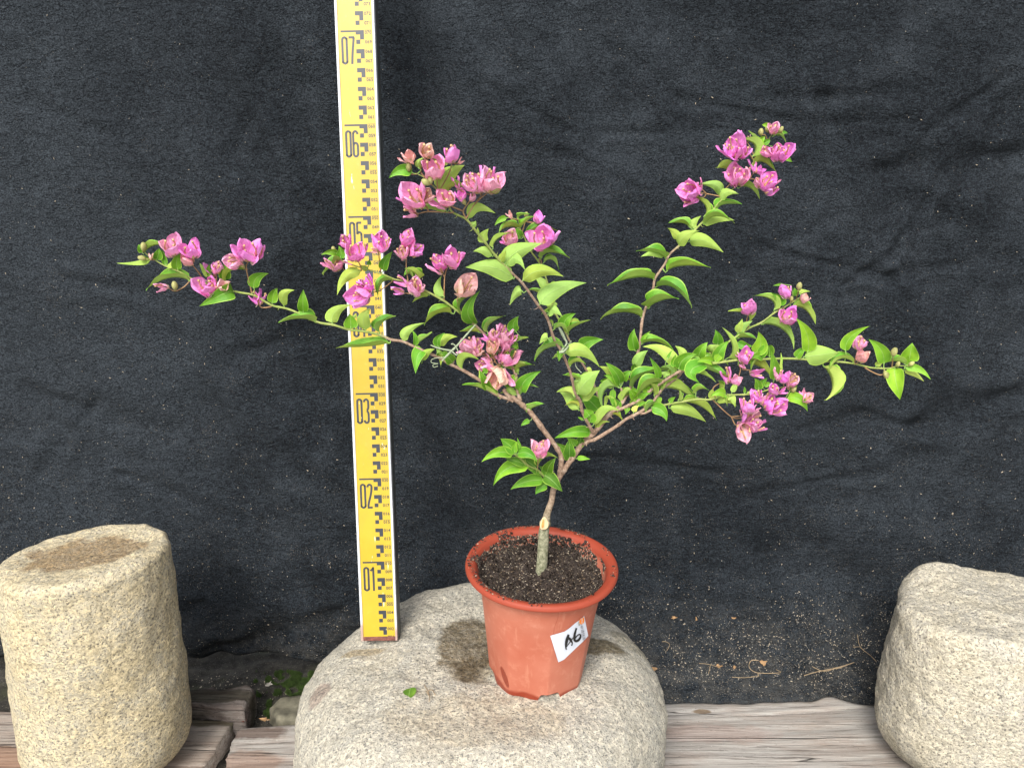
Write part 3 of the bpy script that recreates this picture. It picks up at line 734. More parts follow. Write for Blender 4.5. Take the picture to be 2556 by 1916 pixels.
# ================================================================== pot
PB = V3((.0275, .741, ZM - .0005))
pu = V3((.030, -.070, 1)).normalized(); pxv = (V3((1, 0, 0)) - pu * pu.x).normalized(); pyv = pu.cross(pxv).normalized()
MP = Matrix((pxv, pyv, pu)).transposed().to_4x4(); MP.translation = PB; MPI = MP.inverted()
pot = thing('plant_pot', 'terracotta coloured plastic plant pot with a wide rolled rim and a white label marked A6', 'plant pot')
pot.matrix_world = MP; ORG[pot.name] = V3((0, 0, 0))
PH = .139; F0 = R(-90 + 10)
OUT = [(0, .0520), (.004, .0530), (.03, .0555), (.06, .0585), (.09, .0615), (.110, .0642), (.122, .0656), (.1325, .0685)]
def pot_r(th, h):
    hs_, rs_ = zip(*OUT); r_ = float(np.interp(h, hs_, rs_))
    ph = ((th - F0) % (math.pi / 4)) - math.pi / 8
    poly = math.cos(math.pi / 8) / math.cos(ph)
    k = .55 * float(np.interp(h, (.0, .07, .105), (1, .55, 0)))
    return r_ * (1 + .012 * k) * (1 - k + k * poly) * 1.0 + .0004 * math.sin(3 * th + h * 40)
nth = 256; rows = []
def notch(th):
    z = 0
    for c in (R(-77), R(13), R(103), R(193)):
        d = abs((th - c + math.pi) % (2 * math.pi) - math.pi) / R(17)
        z = max(z, 1 - float(sstep(.55, 1.0, d)))
    return z
V = []
nh = 70
for j in range(nh):
    h = .1325 * j / (nh - 1)
    for i in range(nth):
        th = 2 * math.pi * i / nth
        lift = notch(th) * .0130; hh = h + max(0, lift - h) if h < lift else h
        r_ = pot_r(th, hh); V.append((r_ * math.cos(th), r_ * math.sin(th), hh))
make('pot_wall', V, grid_faces(nth, nh, True), MAT['pot'], pot, local=True)
prof = [(.0680, .1322), (.0700, .1335), (.0725, .1338), (.0755, .1334), (.0785, .1328), (.0802, .1332), (.0808, .1345), (.0806, .1360), (.0798, .1378), (.0785, .1388), (.0765, .1392), (.0740, .1386), (.0715, .1376), (.0700, .1362), (.0682, .1330), (.0668, .1270), (.0655, .1200), (.0640, .1100), (.0620, .1000)]
prof = [tuple(p) for p in np.array(catmull([(V3((a, b_, 0)), 1) for a, b_ in prof], 3))[:, :2]]
def rim_w(th): return 1 + .006 * math.sin(2 * th + 1) + .003 * math.sin(5 * th)
V = [(a * rim_w(t_) * math.cos(t_), a * rim_w(t_) * math.sin(t_), b_ + .0006 * math.sin(3 * t_ + 1)) for a, b_ in prof for t_ in [2 * math.pi * i / nth for i in range(nth)]]
make('pot_rim', V, grid_faces(nth, len(prof), True), MAT['pot'], pot, local=True)
V = [(.0505 * math.cos(2 * math.pi * i / 64), .0505 * math.sin(2 * math.pi * i / 64), .010) for i in range(64)]
make('pot_floor', V, [tuple(range(64))], MAT['pot'], pot, local=True)
def pot_hit(px, py, off=0.0):
    """point on the outer wall seen at a photo pixel, in pot coordinates"""
    d = (MPI.to_3x3() @ ray(px, py)).normalized(); o = MPI @ CAM
    def inside(t):
        q = o + d * t; h = q.z
        return h < .1325 and math.hypot(q.x, q.y) < pot_r(math.atan2(q.y, q.x), max(h, 0)) + off
    t = .72
    while t < 1.1 and not inside(t): t += .004
    lo, hi = t - .004, t
    for _ in range(14):
        m_ = (lo + hi) / 2
        if inside(m_): hi = m_
        else: lo = m_
    return o + d * hi
SX, SY, SS = 1360, 1500, .10853
def st(off): return lambda x, y: tuple(pot_hit(SX + x * SS, SY + y * SS, off))
def poly_at(pl, t):
    L = [math.dist(pl[i], pl[i + 1]) for i in range(len(pl) - 1)]; s_ = t * sum(L)
    for i, l in enumerate(L):
        if s_ <= l or i == len(L) - 1: k = s_ / l; return (pl[i][0] * (1 - k) + pl[i + 1][0] * k, pl[i][1] * (1 - k) + pl[i + 1][1] * k)
        s_ -= l
topE = [(125, 790), (300, 740), (460, 690), (570, 610), (680, 515), (800, 425), (905, 335)]
botE = [(310, 1400), (440, 1340), (520, 1260), (640, 1150), (730, 1060), (870, 930), (1000, 795)]
V = []
for j in range(13):
    for i in range(25):
        a, b_ = poly_at(topE, i / 24), poly_at(botE, i / 24); k = j / 12
        V.append(st(.0005 + .0006 * abs(noise.noise(V3((i * .4, j * .5, 3)))) + (.0012 * max(0, 1 - i / 3) ** 2 * k))(a[0] * (1 - k) + b_[0] * k, a[1] * (1 - k) + b_[1] * k))
lab = make('paper_label', V, grid_faces(25, 13), MAT['paper'], pot, local=True)
wob_a = lambda t: .55 + .6 * math.sin(math.pi * min(1, t * 1.2 + .1))
pl = []
for pts, wd in (([(548, 762), (515, 860), (492, 960), (482, 1050), (497, 1108)], 58), ([(515, 840), (560, 850), (600, 900), (632, 960), (612, 1020)], 50),
                ([(500, 1045), (560, 960), (620, 880), (672, 800), (690, 760)], 20), ([(728, 612), (702, 700), (680, 800), (685, 890), (730, 912), (785, 880), (822, 810), (812, 765), (775, 765), (735, 800), (700, 850)], 48)):
    pl.append(ribbon(pts, wd, st(.0014), 4, wob_a))
v_, f_, _ = merge([(*x, []) for x in pl]); make('handwritten_mark', v_, f_, MAT['ink'], lab, smooth=False, local=True)
def surf_poly(name, pts, mat, off):
    c = (sum(p[0] for p in pts) / len(pts), sum(p[1] for p in pts) / len(pts)); V = [st(off)(*c)] + [st(off)(*p) for p in pts]
    make(name, V, [(0, i + 1, (i + 1) % len(pts) + 1) for i in range(len(pts))], mat, lab, smooth=False, local=True)
surf_poly('orange_logo_block', [(790, 480), (800, 415), (850, 385), (898, 362), (908, 420), (902, 485), (880, 510), (838, 530), (808, 512)], MAT['orange'], .0014)
surf_poly('grey_logo_block', [(765, 480), (785, 462), (790, 485), (806, 515), (832, 535), (780, 568)], MAT['silver'], .0014)
def glyphs(body, org, dx, dy, size, mat, name, off=.0017):
    """text running along dx with glyph tops towards dy (label pixels)"""
    v, f = text_mesh(body)
    V = [st(off)(org[0] + dx[0] * a[0] * size[0] + dy[0] * a[1] * size[1], org[1] + dx[1] * a[0] * size[0] + dy[1] * a[1] * size[1]) for a in v]
    make(name, V, f, mat, lab, smooth=False, local=True)
glyphs('STO', (822, 392), (.13, .99), (.95, -.31), (66, 66), MAT['paper'], 'logo_lettering', .0018)
glyphs('申通快递', (812, 560), (.20, .98), (.95, -.31), (88, 82), MAT['greyink'], 'printed_characters')
# fine crack running down the wall
v_, f_ = ribbon([(312, 235), (305, 300), (298, 390), (262, 490), (225, 590), (208, 680), (200, 752)], 7, st(.0002), 4); make('hairline_crack', v_, f_, m_flat('crack', (.28, .05, .025), .7), pot, smooth=False, local=True)

# ================================================================== soil
def soil_h(x, y):
    d = math.hypot(x, y)
    return .1180 + .008 * math.exp(-((x + .006) ** 2 + (y + .004) ** 2) / .0011) + .0065 * fbm(V3((x * 45, y * 45, 0)), 4) + .0012 * fbm(V3((x * 260, y * 260, 4)), 2) - .010 * math.exp(-((x + .003) ** 2 / .00005 + (y + .034) ** 2 / .00012)) + .004 * max(0, d - .05) / .017
V = []; nr_, na = 60, 160
for j in range(nr_):
    for i in range(na):
        rr = .0653 * (j / (nr_ - 1)) ** .8 + 1e-5; an = 2 * math.pi * i / na; x, y = rr * math.cos(an), rr * math.sin(an)
        V.append(MP @ V3((x, y, soil_h(x, y))))
ms_ = MB('potting_soil'); a1 = ms_.noise(420, 4, .7); a2 = ms_.noise(130, 4, .6)
sc_ = ms_.mix(ms_.ramp(a1, [(.4, 0), (.7, 1)]), (.018, .013, .011), (.085, .064, .050)); sc_ = ms_.mix(ms_.ramp(a2, [(.6, 0), (.7, .6)]), sc_, (.16, .115, .075))
MSO = ms_.done(sc_, .95, ms_.bump(a1, .9, .003), .15)
tag(make('potting_soil', V, grid_faces(na, nr_, True), MSO), 'dark crumbly potting soil filling the terracotta pot', 'soil', kind='stuff')
r = random.Random(2); sd_, sl_, sw_ = [], [], []
for _ in range(15000):
    an = r.uniform(0, 6.283); rr = .0640 * math.sqrt(r.random()); x, y = rr * math.cos(an), rr * math.sin(an)
    p = MP @ V3((x, y, soil_h(x, y))); (sd_ if r.random() < .60 else sl_).append((p, pu))
for _ in range(16000):     # crumbs stuck to the inner wall and rim
    an = r.uniform(0, 6.283); h = r.uniform(.112, .1392)
    k = noise.noise(V3((math.cos(an) * 4, math.sin(an) * 4, h * 90))) + .25 * math.cos(an - R(100)) + .4 * (math.sin(an) > 0) - (.55 if h > .134 else 0) - (.0 if math.cos(an) < .2 else .15)
    if k < .12: continue
    rr = np.interp(h, (.110, .120, .127, .133, .1362, .1376, .1392), (.0640, .0655, .0668, .0682, .0700, .0715, .0765)); rr = float(rr) * rim_w(an) - .0003
    n = V3((-math.cos(an), -math.sin(an), .3 if h < .136 else 2)); p = MP @ V3((rr * math.cos(an), rr * math.sin(an), h))
    (sd_ if r.random() < .5 else sl_).append((p, MP.to_3x3() @ n))
for _ in range(700):       # a sprinkle on the rim
    an = r.uniform(0, 6.283); 
    if noise.noise(V3((math.cos(an) * 3, math.sin(an) * 3, 7))) + (.35 if math.cos(an) < -.3 else 0) < .05: continue
    rr = r.uniform(.0725, .0790); p = MP @ V3((rr * math.cos(an), rr * math.sin(an), .1392)); (sd_ if r.random() < .5 else sl_).append((p, pu))
r.shuffle(sl_)
clod = [p for p in sd_ if r.random() < .04]
v_, f_ = slivers(clod, .003, .0085, (.6, .95), 35, .0004); tag(make('soil_clods', v_, f_, MSO, smooth=True), 'larger dark clods in the potting soil and inside the rim', 'soil', kind='stuff')
v_, f_ = slivers(sd_, .0009, .0040, (.5, .95), 31, .0002); tag(make('peat_crumbs', v_, f_, MAT['peat'], smooth=False), 'black peat crumbs on the soil and stuck inside the pot', 'soil', kind='stuff')
v_, f_ = slivers(sl_[::2], .0005, .0034, (.18, .5), 32, .0004); tag(make('coir_crumbs', v_, f_, MAT['coir'], smooth=False), 'brown coir crumbs over the potting soil and inner rim', 'soil', kind='stuff')
v_, f_ = slivers(sl_[1::2], .0005, .0028, (.25, .6), 33, .0004); tag(make('husk_crumbs', v_, f_, MAT['chaff'], smooth=False), 'pale husk fragments over the potting soil and inner rim', 'soil', kind='stuff')
# litter on the millstone
def mill_z(x, y):
    x -= MC[0]; y -= MC[1]; return ZM + mtop(x, y) + .0012
sp = []
for _ in range(900):
    a_ = r.uniform(0, 6.28); q = (PB.x + r.gauss(0, .07), PB.y - .04 + r.gauss(0, .06))
    if math.hypot(q[0] - MC[0], q[1] - MC[1]) > .15 or math.hypot(q[0] - PB.x, q[1] - PB.y) < .056: continue
    sp.append(((*q, mill_z(*q)), (0, 0, 1)))
v_, f_ = slivers(sp[:330], .0007, .0026, (.3, .8), 41, .001); tag(make('spilt_crumbs', v_, f_, MAT['peat'], smooth=False), 'dark crumbs spilt on the millstone round the pot', 'soil', kind='stuff')

# ================================================================== bougainvillea
CR = dict(A=(260, 540, .22604), B=(760, 540, .217), C=(940, 340, .15683), D=(1140, 500, .1809), E=(820, 740, .17179), F=(1120, 740, .18095), G=(1460, 540, .19892),
          H=(1660, 280, .1689), I=(1780, 680, .25335), J=(2060, 780, .14478), K=(1480, 800, .16886), L=(1180, 980, .16886), P=(1120, 1280, .28947), S=(0, 0, 1))
plant = thing('bougainvillea', 'young bougainvillea with brown stems, folded green leaves and pink papery flowers, in the pot', 'plant', PB)
def px(c, x, y): o = CR[c]; return o[0] + x * o[2], o[1] + y * o[2]
BR = []     # sampled branch nodes: (px, py, Y, radius_px)
def branch(name, rows, sides=8, wob=.25, thorn=True):
    """rows: 'crop x y radius_px Y age' strings"""
    pts = []
    for row in rows.strip().split(';'):
        c, x, y, r_, Y, ag = row.split(); q = px(c, float(x), float(y)); p = at(*q, float(Y)); pts.append((p, float(r_) * pxsize(p), float(ag)))
    rs = catmull(pts, 7)
    # nodes: slight swellings along the stem
    for i, q in enumerate(rs):
        if thorn and i % 9 == 4: q[3] *= 1.20
    rs = [np.array([*q]) for q in rs]
    for q in rs:
        v = V3(q[:3]); d = v - CAM; z = d.dot(FW); BR.append((CX + d.x / z * FPX, CY - d.dot(UP) / z * FPX, v.y, q[3]))
    parts = [tube(rs, sides, wob, len(BR))]
    if thorn:
        rr = random.Random(len(BR))
        for i in range(4, len(rs) - 3, 9):
            p = V3(rs[i][:3]); t = (V3(rs[i + 1][:3]) - p).normalized(); s_ = t.cross(V3((rr.uniform(-1, 1), rr.uniform(-.4, .4), rr.uniform(-.6, 1)))).normalized()
            L = rr.uniform(.0015, .0042); r0 = max(rs[i][3] * .33, .0004)
            parts.append(tube([np.array([*(p + s_ * rs[i][3] * .6), r0, rs[i][4]]), np.array([*(p + s_ * (rs[i][3] + L * .5)), r0 * .6, rs[i][4]]), np.array([*(p + s_ * (rs[i][3] + L) + t * .001), r0 * .12, rs[i][4] * .5])], 5))
    V, F, A = merge(parts)
    return make(name, V, F, MAT['bark'], plant, attr=A)
trunk = branch('trunk', 'P 790 560 14.5 .738 2;P 797 520 14.2 .738 2;P 806 400 14 .739 2;P 815 250 13.8 .740 2;P 822 150 13 .741 2;P 838 70 10.5 .742 1.8;P 850 0 8.6 .743 1.5;L 1165 1600 7.6 .744 1.2;L 1190 1440 7.3 .744 1.1;L 1245 1300 7.4 .744 1;L 1290 1215 7.8 .744 1;L 1305 1150 7.5 .744 1', 14, .10, False)
branch('branch', 'L 1290 1215 7.5 .744 1;L 1300 1100 6.6 .743 1;L 1308 960 6.6 .742 1;L 1270 850 6.4 .741 1;L 1100 620 6.2 .738 1;L 860 300 6.4 .734 1;L 700 150 6.6 .731 1;L 600 80 6.6 .729 1;F 850 1390 5.4 .727 1;F 790 1330 4.8 .726 1;F 755 1275 4.2 .726 1', 10, .2)
branch('branch', 'F 880 1430 5 .728 1;F 800 1400 4.6 .727 1;F 700 1370 4.6 .726 1;F 560 1280 4.6 .725 1;F 420 1150 4.2 .722 1;F 200 1020 4 .720 .95;F 0 920 3.9 .718 .9;E 1640 900 3.9 .716 .85;E 1480 830 3.7 .714 .8;E 1230 720 3.6 .712 .8;E 1080 650 3.5 .710 .75;E 920 630 3.4 .708 .65;E 800 580 3.2 .706 .5;E 640 530 3.1 .704 .35;E 500 505 3 .702 .2;E 300 480 3 .700 .1;E 60 410 2.9 .697 .05;B 150 1215 2.9 .695 0;A 2050 1030 2.8 .693 0;A 1850 980 2.8 .691 0;A 1650 870 2.6 .689 0;A 1430 825 2.5 .687 0;A 1000 700 2.2 .682 0;A 850 620 2 .680 0;A 680 550 1.8 .678 0;A 560 480 1.6 .677 0;A 450 400 1.4 .676 0;A 430 340 1.1 .675 0')
branch('branch', 'F 985 1440 5.6 .734 1;F 960 1350 4.8 .736 1;F 930 1200 4.2 .738 1;F 925 1080 3.9 .740 1;F 870 960 3.6 .741 .9;F 800 860 3.4 .741 .8;F 640 680 3.3 .739 .8;F 490 520 3.3 .737 .7;F 370 400 3.2 .735 .6;F 180 240 3.1 .732 .35;F 0 110 3 .729 .2;B 1800 1120 2.9 .727 .1;B 1600 970 2.8 .724 0;B 1400 860 2.6 .721 0;B 1180 750 2.3 .718 0;B 1040 725 2.1 .716 0;B 880 660 1.9 .714 0;B 650 590 1.7 .712 0;B 500 540 1.5 .711 0;B 400 490 1.3 .710 0;B 360 440 1 .709 0')
branch('branch', 'L 1310 1190 7.4 .745 1;L 1380 1090 6.9 .745 1;L 1480 950 6.9 .744 1;L 1620 750 6.6 .743 1;L 1720 650 6.6 .742 1;L 1800 590 6.6 .741 1;L 1950 370 6.2 .739 1;K 60 1620 5.9 .739 1;K 200 1430 5.6 .738 1;K 360 1290 5.2 .737 1;K 480 1130 4.4 .738 1;K 440 1060 3.4 .738 .9;K 410 990 2.6 .738 .6', 10, .2)
branch('branch', 'K 330 1330 5 .738 1;K 400 1310 4.8 .735 1;K 560 1240 4.4 .732 1;K 720 1150 4.4 .729 1;K 850 1030 4.2 .726 1;K 1000 930 4 .723 1;K 1160 820 3.8 .720 1;K 1300 740 3.6 .717 .9;K 1400 700 3.5 .715 .7;K 1700 640 3.4 .711 .3;K 1950 590 3.3 .708 .1;I 0 895 3.2 .706 0;I 300 855 3.1 .701 0;I 560 850 3 .697 0;I 850 850 2.8 .692 0;I 1040 875 2.6 .689 0;J 200 845 2.5 .686 0;J 500 880 2.3 .684 0;J 800 950 2.1 .681 0;J 1080 960 1.9 .679 0;J 1250 920 1.6 .678 0;J 1400 920 1.2 .677 0')
branch('branch', 'L 1640 760 5.2 .741 1;L 1720 715 4.9 .737 1;L 1820 680 4.5 .734 1;L 2132 490 4.2 .729 1;K 500 1450 4.1 .725 1;K 700 1350 4 .722 1;K 860 1230 3.8 .722 1;K 950 1110 3.4 .724 1;K 1060 980 3.2 .727 .9;K 1250 840 3 .731 .8;K 1330 750 2.9 .735 .8;K 1600 560 2.8 .742 .6;K 1900 380 2.7 .747 .3;I 230 630 2.6 .751 .1;I 350 550 2.5 .754 0;I 480 490 2.4 .756 0;I 600 400 2.2 .759 0;I 720 330 1.9 .762 0;I 850 250 1.4 .764 0')
branch('branch', 'K 700 1360 3.6 .722 1;K 760 1370 3 .719 .9;K 860 1320 2.8 .716 .7;K 1010 1260 2.9 .713 .5;K 1300 1200 2.8 .708 .3;K 1560 1160 2.6 .704 .1;K 1700 1168 2.5 .702 0;K 1830 1140 2.4 .700 0;K 2000 1100 2.3 .697 0;I 170 1205 2.1 .693 0;I 400 1195 1.9 .690 0;I 560 1150 1.7 .688 0;I 700 1130 1.4 .686 0;I 760 1160 1 .685 0')
branch('branch', 'K 480 1130 3.6 .738 1;K 520 1080 3.9 .742 1;K 550 1000 4 .745 1;K 600 800 3.8 .749 1;K 630 600 3.6 .753 1;K 690 360 3.5 .757 1;G 730 1250 3.4 .762 .95;G 850 930 3.2 .768 .9;G 880 780 3.1 .771 .9;G 1000 600 2.9 .774 .8;G 1060 480 2.8 .777 .7;G 1180 370 2.7 .780 .5;G 1300 260 2.6 .783 .3;G 1400 150 2.5 .786 .1;G 1500 50 2.4 .789 0;H 620 1540 2.3 .791 0;H 760 1380 2.2 .794 0;H 900 1230 2 .797 0;H 1050 1090 1.8 .800 0;H 1200 920 1.7 .803 0;H 1310 740 1.5 .806 0;H 1400 640 1.4 .808 0;H 1500 480 1.2 .811 0;H 1560 350 1 .813 0;H 1600 290 .8 .814 0')
branch('branch', 'L 1800 585 5.6 .741 1;L 1760 550 4.7 .736 1;L 1720 480 4.1 .732 1;L 1620 280 4 .724 1;L 1590 130 4 .718 1;F 1740 1320 3.6 .710 1;F 1680 1050 3.5 .700 1;F 1560 760 3.5 .690 1;F 1460 600 3.4 .684 1;F 1380 350 3.4 .676 .95;F 1330 240 3.4 .671 .9;D 1120 1440 3.3 .663 .85;D 920 1160 3.2 .652 .8;D 760 1000 3.2 .646 .65;D 640 880 3.2 .641 .4;D 500 720 3.1 .635 .15;D 400 590 3 .630 0;D 270 430 2.9 .624 0;D 130 260 2.7 .618 0;C 1200 1200 2.5 .612 0;C 1120 1010 2.2 .607 0;C 980 870 2 .603 0;C 880 770 1.7 .600 0;C 760 660 1.4 .598 0;C 650 600 1 .596 0')
branch('branch', 'L 1950 350 3.8 .741 1;L 1930 280 3.2 .744 1;L 1900 200 3 .746 1;F 2000 1200 2.8 .748 1;F 1860 950 2.7 .748 1;F 1700 680 2.6 .747 .8;F 1590 440 2.5 .745 .3;F 1470 230 2.4 .742 0;D 1330 1500 2.3 .741 0;D 1250 1130 2.2 .737 0;D 1150 880 2.1 .734 0;D 1010 680 2 .731 0;D 930 500 1.8 .729 0;D 880 400 1.5 .727 0;D 850 270 1.1 .725 0')
branch('branch', 'L 1250 1330 3 .742 .9;L 1150 1290 2.9 .735 .5;L 1050 1230 2.7 .727 .1;L 960 1140 2.6 .720 0;L 830 1080 2.4 .712 0;L 700 970 2.2 .705 0;L 620 910 1.9 .700 0;L 590 895 1.4 .698 0')
BRA = np.array(BR)
def near(x, y):
    d = np.hypot(BRA[:, 0] - x, BRA[:, 1] - y); i = int(d.argmin()); return BRA[i], float(d[i])
# pruned stub on the trunk
c0 = at(*px('P', 822, 118), .7335); e1 = V3((.55, -.75, .95)).normalized()
s1 = V3((1, .2, -.4)).normalized(); s1 = (s1 - e1 * s1.dot(e1)).normalized(); s2 = e1.cross(s1)
def disc(c, n1, a, b_, off, nrm, noise_=.1, n=20):
    V = [c + nrm * off]; 
    for i in range(n):
        an = 2 * math.pi * i / n; k = 1 + noise_ * math.sin(an * 3 + 1); V.append(c + nrm * (off - .0007) + n1 * math.cos(an) * a * k + nrm.cross(n1) * math.sin(an) * b_ * k)
    return V, [(0, i + 1, (i + 1) % n + 1) for i in range(n)]
cu_ = V3((-.25, -.8, .32)).normalized(); cs_ = (V3((.12, .3, 1)) - cu_ * V3((.12, .3, 1)).dot(cu_)).normalized()
cc_ = at(*px('P', 822, 92), .7345)
V, F = disc(cc_, cs_, .0066, .0044, .0008, cu_); make('pruning_cut', V, F, MAT['cut'], plant)
V, F = disc(cc_ - cu_ * .0 - V3((.0009, 0, 0)), cs_, .0048, .0014, .0016, cu_); make('cut_heartwood', V, F, MAT['cut_orange'], plant)
q_ = [V3(cc_ - cu_ * .006), V3(cc_ - cu_ * .002), V3(cc_)]
V, F, A = tube([np.array([*q_[0], .0060, 1.9]), np.array([*q_[1], .0056, 1.9]), np.array([*q_[2], .0050, 1.6])], 14, .1); make('branch_collar', V, F, MAT['bark'], plant, attr=A)

# ------------------------------------------------------------------ leaves
def width_prof(v): 
    k = (max(v, 0) ** .44) * (max(1 - v, 0) ** .98); return k / .4145 * (1 - .22 * v ** 2)
lrnd = random.Random(42)
def leaf(c, bx_, by_, mx, my, tx, ty, wd, mode, tone=None):
    s = CR[c][2]
    B, M, T = px(c, bx_, by_), px(c, mx, my), px(c, tx, ty); wpx = wd * s
    nb, dist = near(*B); Yb = nb[2]
    rr = lrnd
    Lpx = math.dist(B, M) + math.dist(M, T)
    size = Lpx * pxsize(at(*B, Yb))
    dirn = rr.choice((-1, 1))
    if mode == 't': dirn = -1
    base = at(*B, Yb - min(.02, .12 * dist * .0004)); Yt = Yb + dirn * size * rr.uniform(.15, .45) * (1 if mode in 'tu' else .6)
    Ym = (Yb + Yt) / 2 - size * rr.uniform(-.05, .2)
    P0_, P1_, P2_ = base, at(*M, Ym), at(*T, Yt)
    Bc = P1_ * 2 - (P0_ + P2_) * .5       # quadratic control through the mid point
    view = (CAM - P1_).normalized(); chord = (P2_ - P0_).normalized()
    perp = view.cross(chord).normalized()
    upside = perp.z if abs(perp.z) > .25 else rr.choice((-1, 1))
    # sagitta side decides for folded leaves: the blade stands on the convex side
    sag = (P1_ - (P0_ + P2_) * .5)
    if mode in 'en' and sag.length > .12 * size: upside = sag.dot(perp)
    if upside < 0: perp = -perp
    j = lambda a: a + rr.uniform(-9, 9)
    def d(a): return perp * math.cos(R(a)) + view * math.sin(R(a))
    if mode == 't': da, db = d(j(24)), d(180 - j(24)); top = view
    elif mode == 'u': da, db = d(-j(24)), d(180 + j(24)); top = -view
    elif mode == 'e': da, db = d(j(57)), d(j(-14)); top = da + db
    else: da, db = d(j(30)), d(j(-22)); top = da + db
    sc = dict(t=1.20, u=1.17, e=1.52, n=1.50)[mode]
    if mode in 'en': sc *= 1.02
    W = wpx * pxsize(P1_) * sc
    if mode in 'en': pass
    nv, nu = 12, 9
    if (db - da).cross(chord).dot(top) < 0: da, db = db, da
    V, UV = [], []; ph1, ph2 = rr.uniform(0, 6), rr.uniform(0, 6); wav = rr.uniform(.05, .17); tw = rr.uniform(-.5, .5); hook = rr.uniform(0, .22) * rr.choice((-1, 1))
    tn = top.normalized()
    for i in range(nv):
        v = i / (nv - 1); a = (1 - v) ** 2; b_ = 2 * v * (1 - v); c_ = v * v
        p = P0_ * a + Bc * b_ + P2_ * c_
        p = p + perp * (hook * W * max(0, v - .72) ** 1.5 * 6) * (1 if v < .999 else 1)
        tg = ((Bc - P0_) * (1 - v) + (P2_ - Bc) * v).normalized()
        # keep the blade square to the curved midrib
        for k in range(nu):
            u = -1 + 2 * k / (nu - 1); dr = da if u < 0 else db
            dr = (dr - tg * dr.dot(tg) * .8).normalized()
            au = abs(u); w_ = W * width_prof(v) * au
            q = p + dr * w_ + tn * (-.10 * W * math.sin(math.pi * au) * .6 * width_prof(v)) * (1 if mode in 'tu' else -.6)
            q = q + tn * (wav * W * au * au * math.sin(v * 9 + (ph1 if u < 0 else ph2)))
            V.append(q); UV.append((.5 + u / 2, v))
    F = grid_faces(nu, nv)
    # petiole back to the stem
    o = len(V); n_ = 0
    if dist > 1.2:
        pb = at(nb[0], nb[1], nb[2]); tg0 = (Bc - P0_).normalized(); L = (P0_ - pb).length
        L = min(L, .03); pb2 = P0_ + (pb - P0_).normalized() * L
        c1 = P0_ - tg0 * L * .35
        pr = max(.00042, min(.0007, W * .07)); ring = []
        pts = [pb2, (pb2 + c1) * .5, c1, P0_ + tg0 * .002]
        tv, tf, _ = tube([np.array([*q, pr * (1.3 if i == 0 else 1)]) for i, q in enumerate(pts)], 5)
        V += tv; F += [tuple(i + o for i in f) for f in tf]; UV += [(.5, .5)] * len(tv)
    ob = make('leaf', V, F, MAT['leaf'], plant, uvs=UV)
    b_ = tone if tone else 1.0
    yv = rr.uniform(-.10, .10); hv = rr.uniform(-.06, .06)
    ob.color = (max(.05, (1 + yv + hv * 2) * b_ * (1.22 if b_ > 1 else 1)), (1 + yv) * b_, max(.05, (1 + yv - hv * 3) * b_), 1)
    return ob
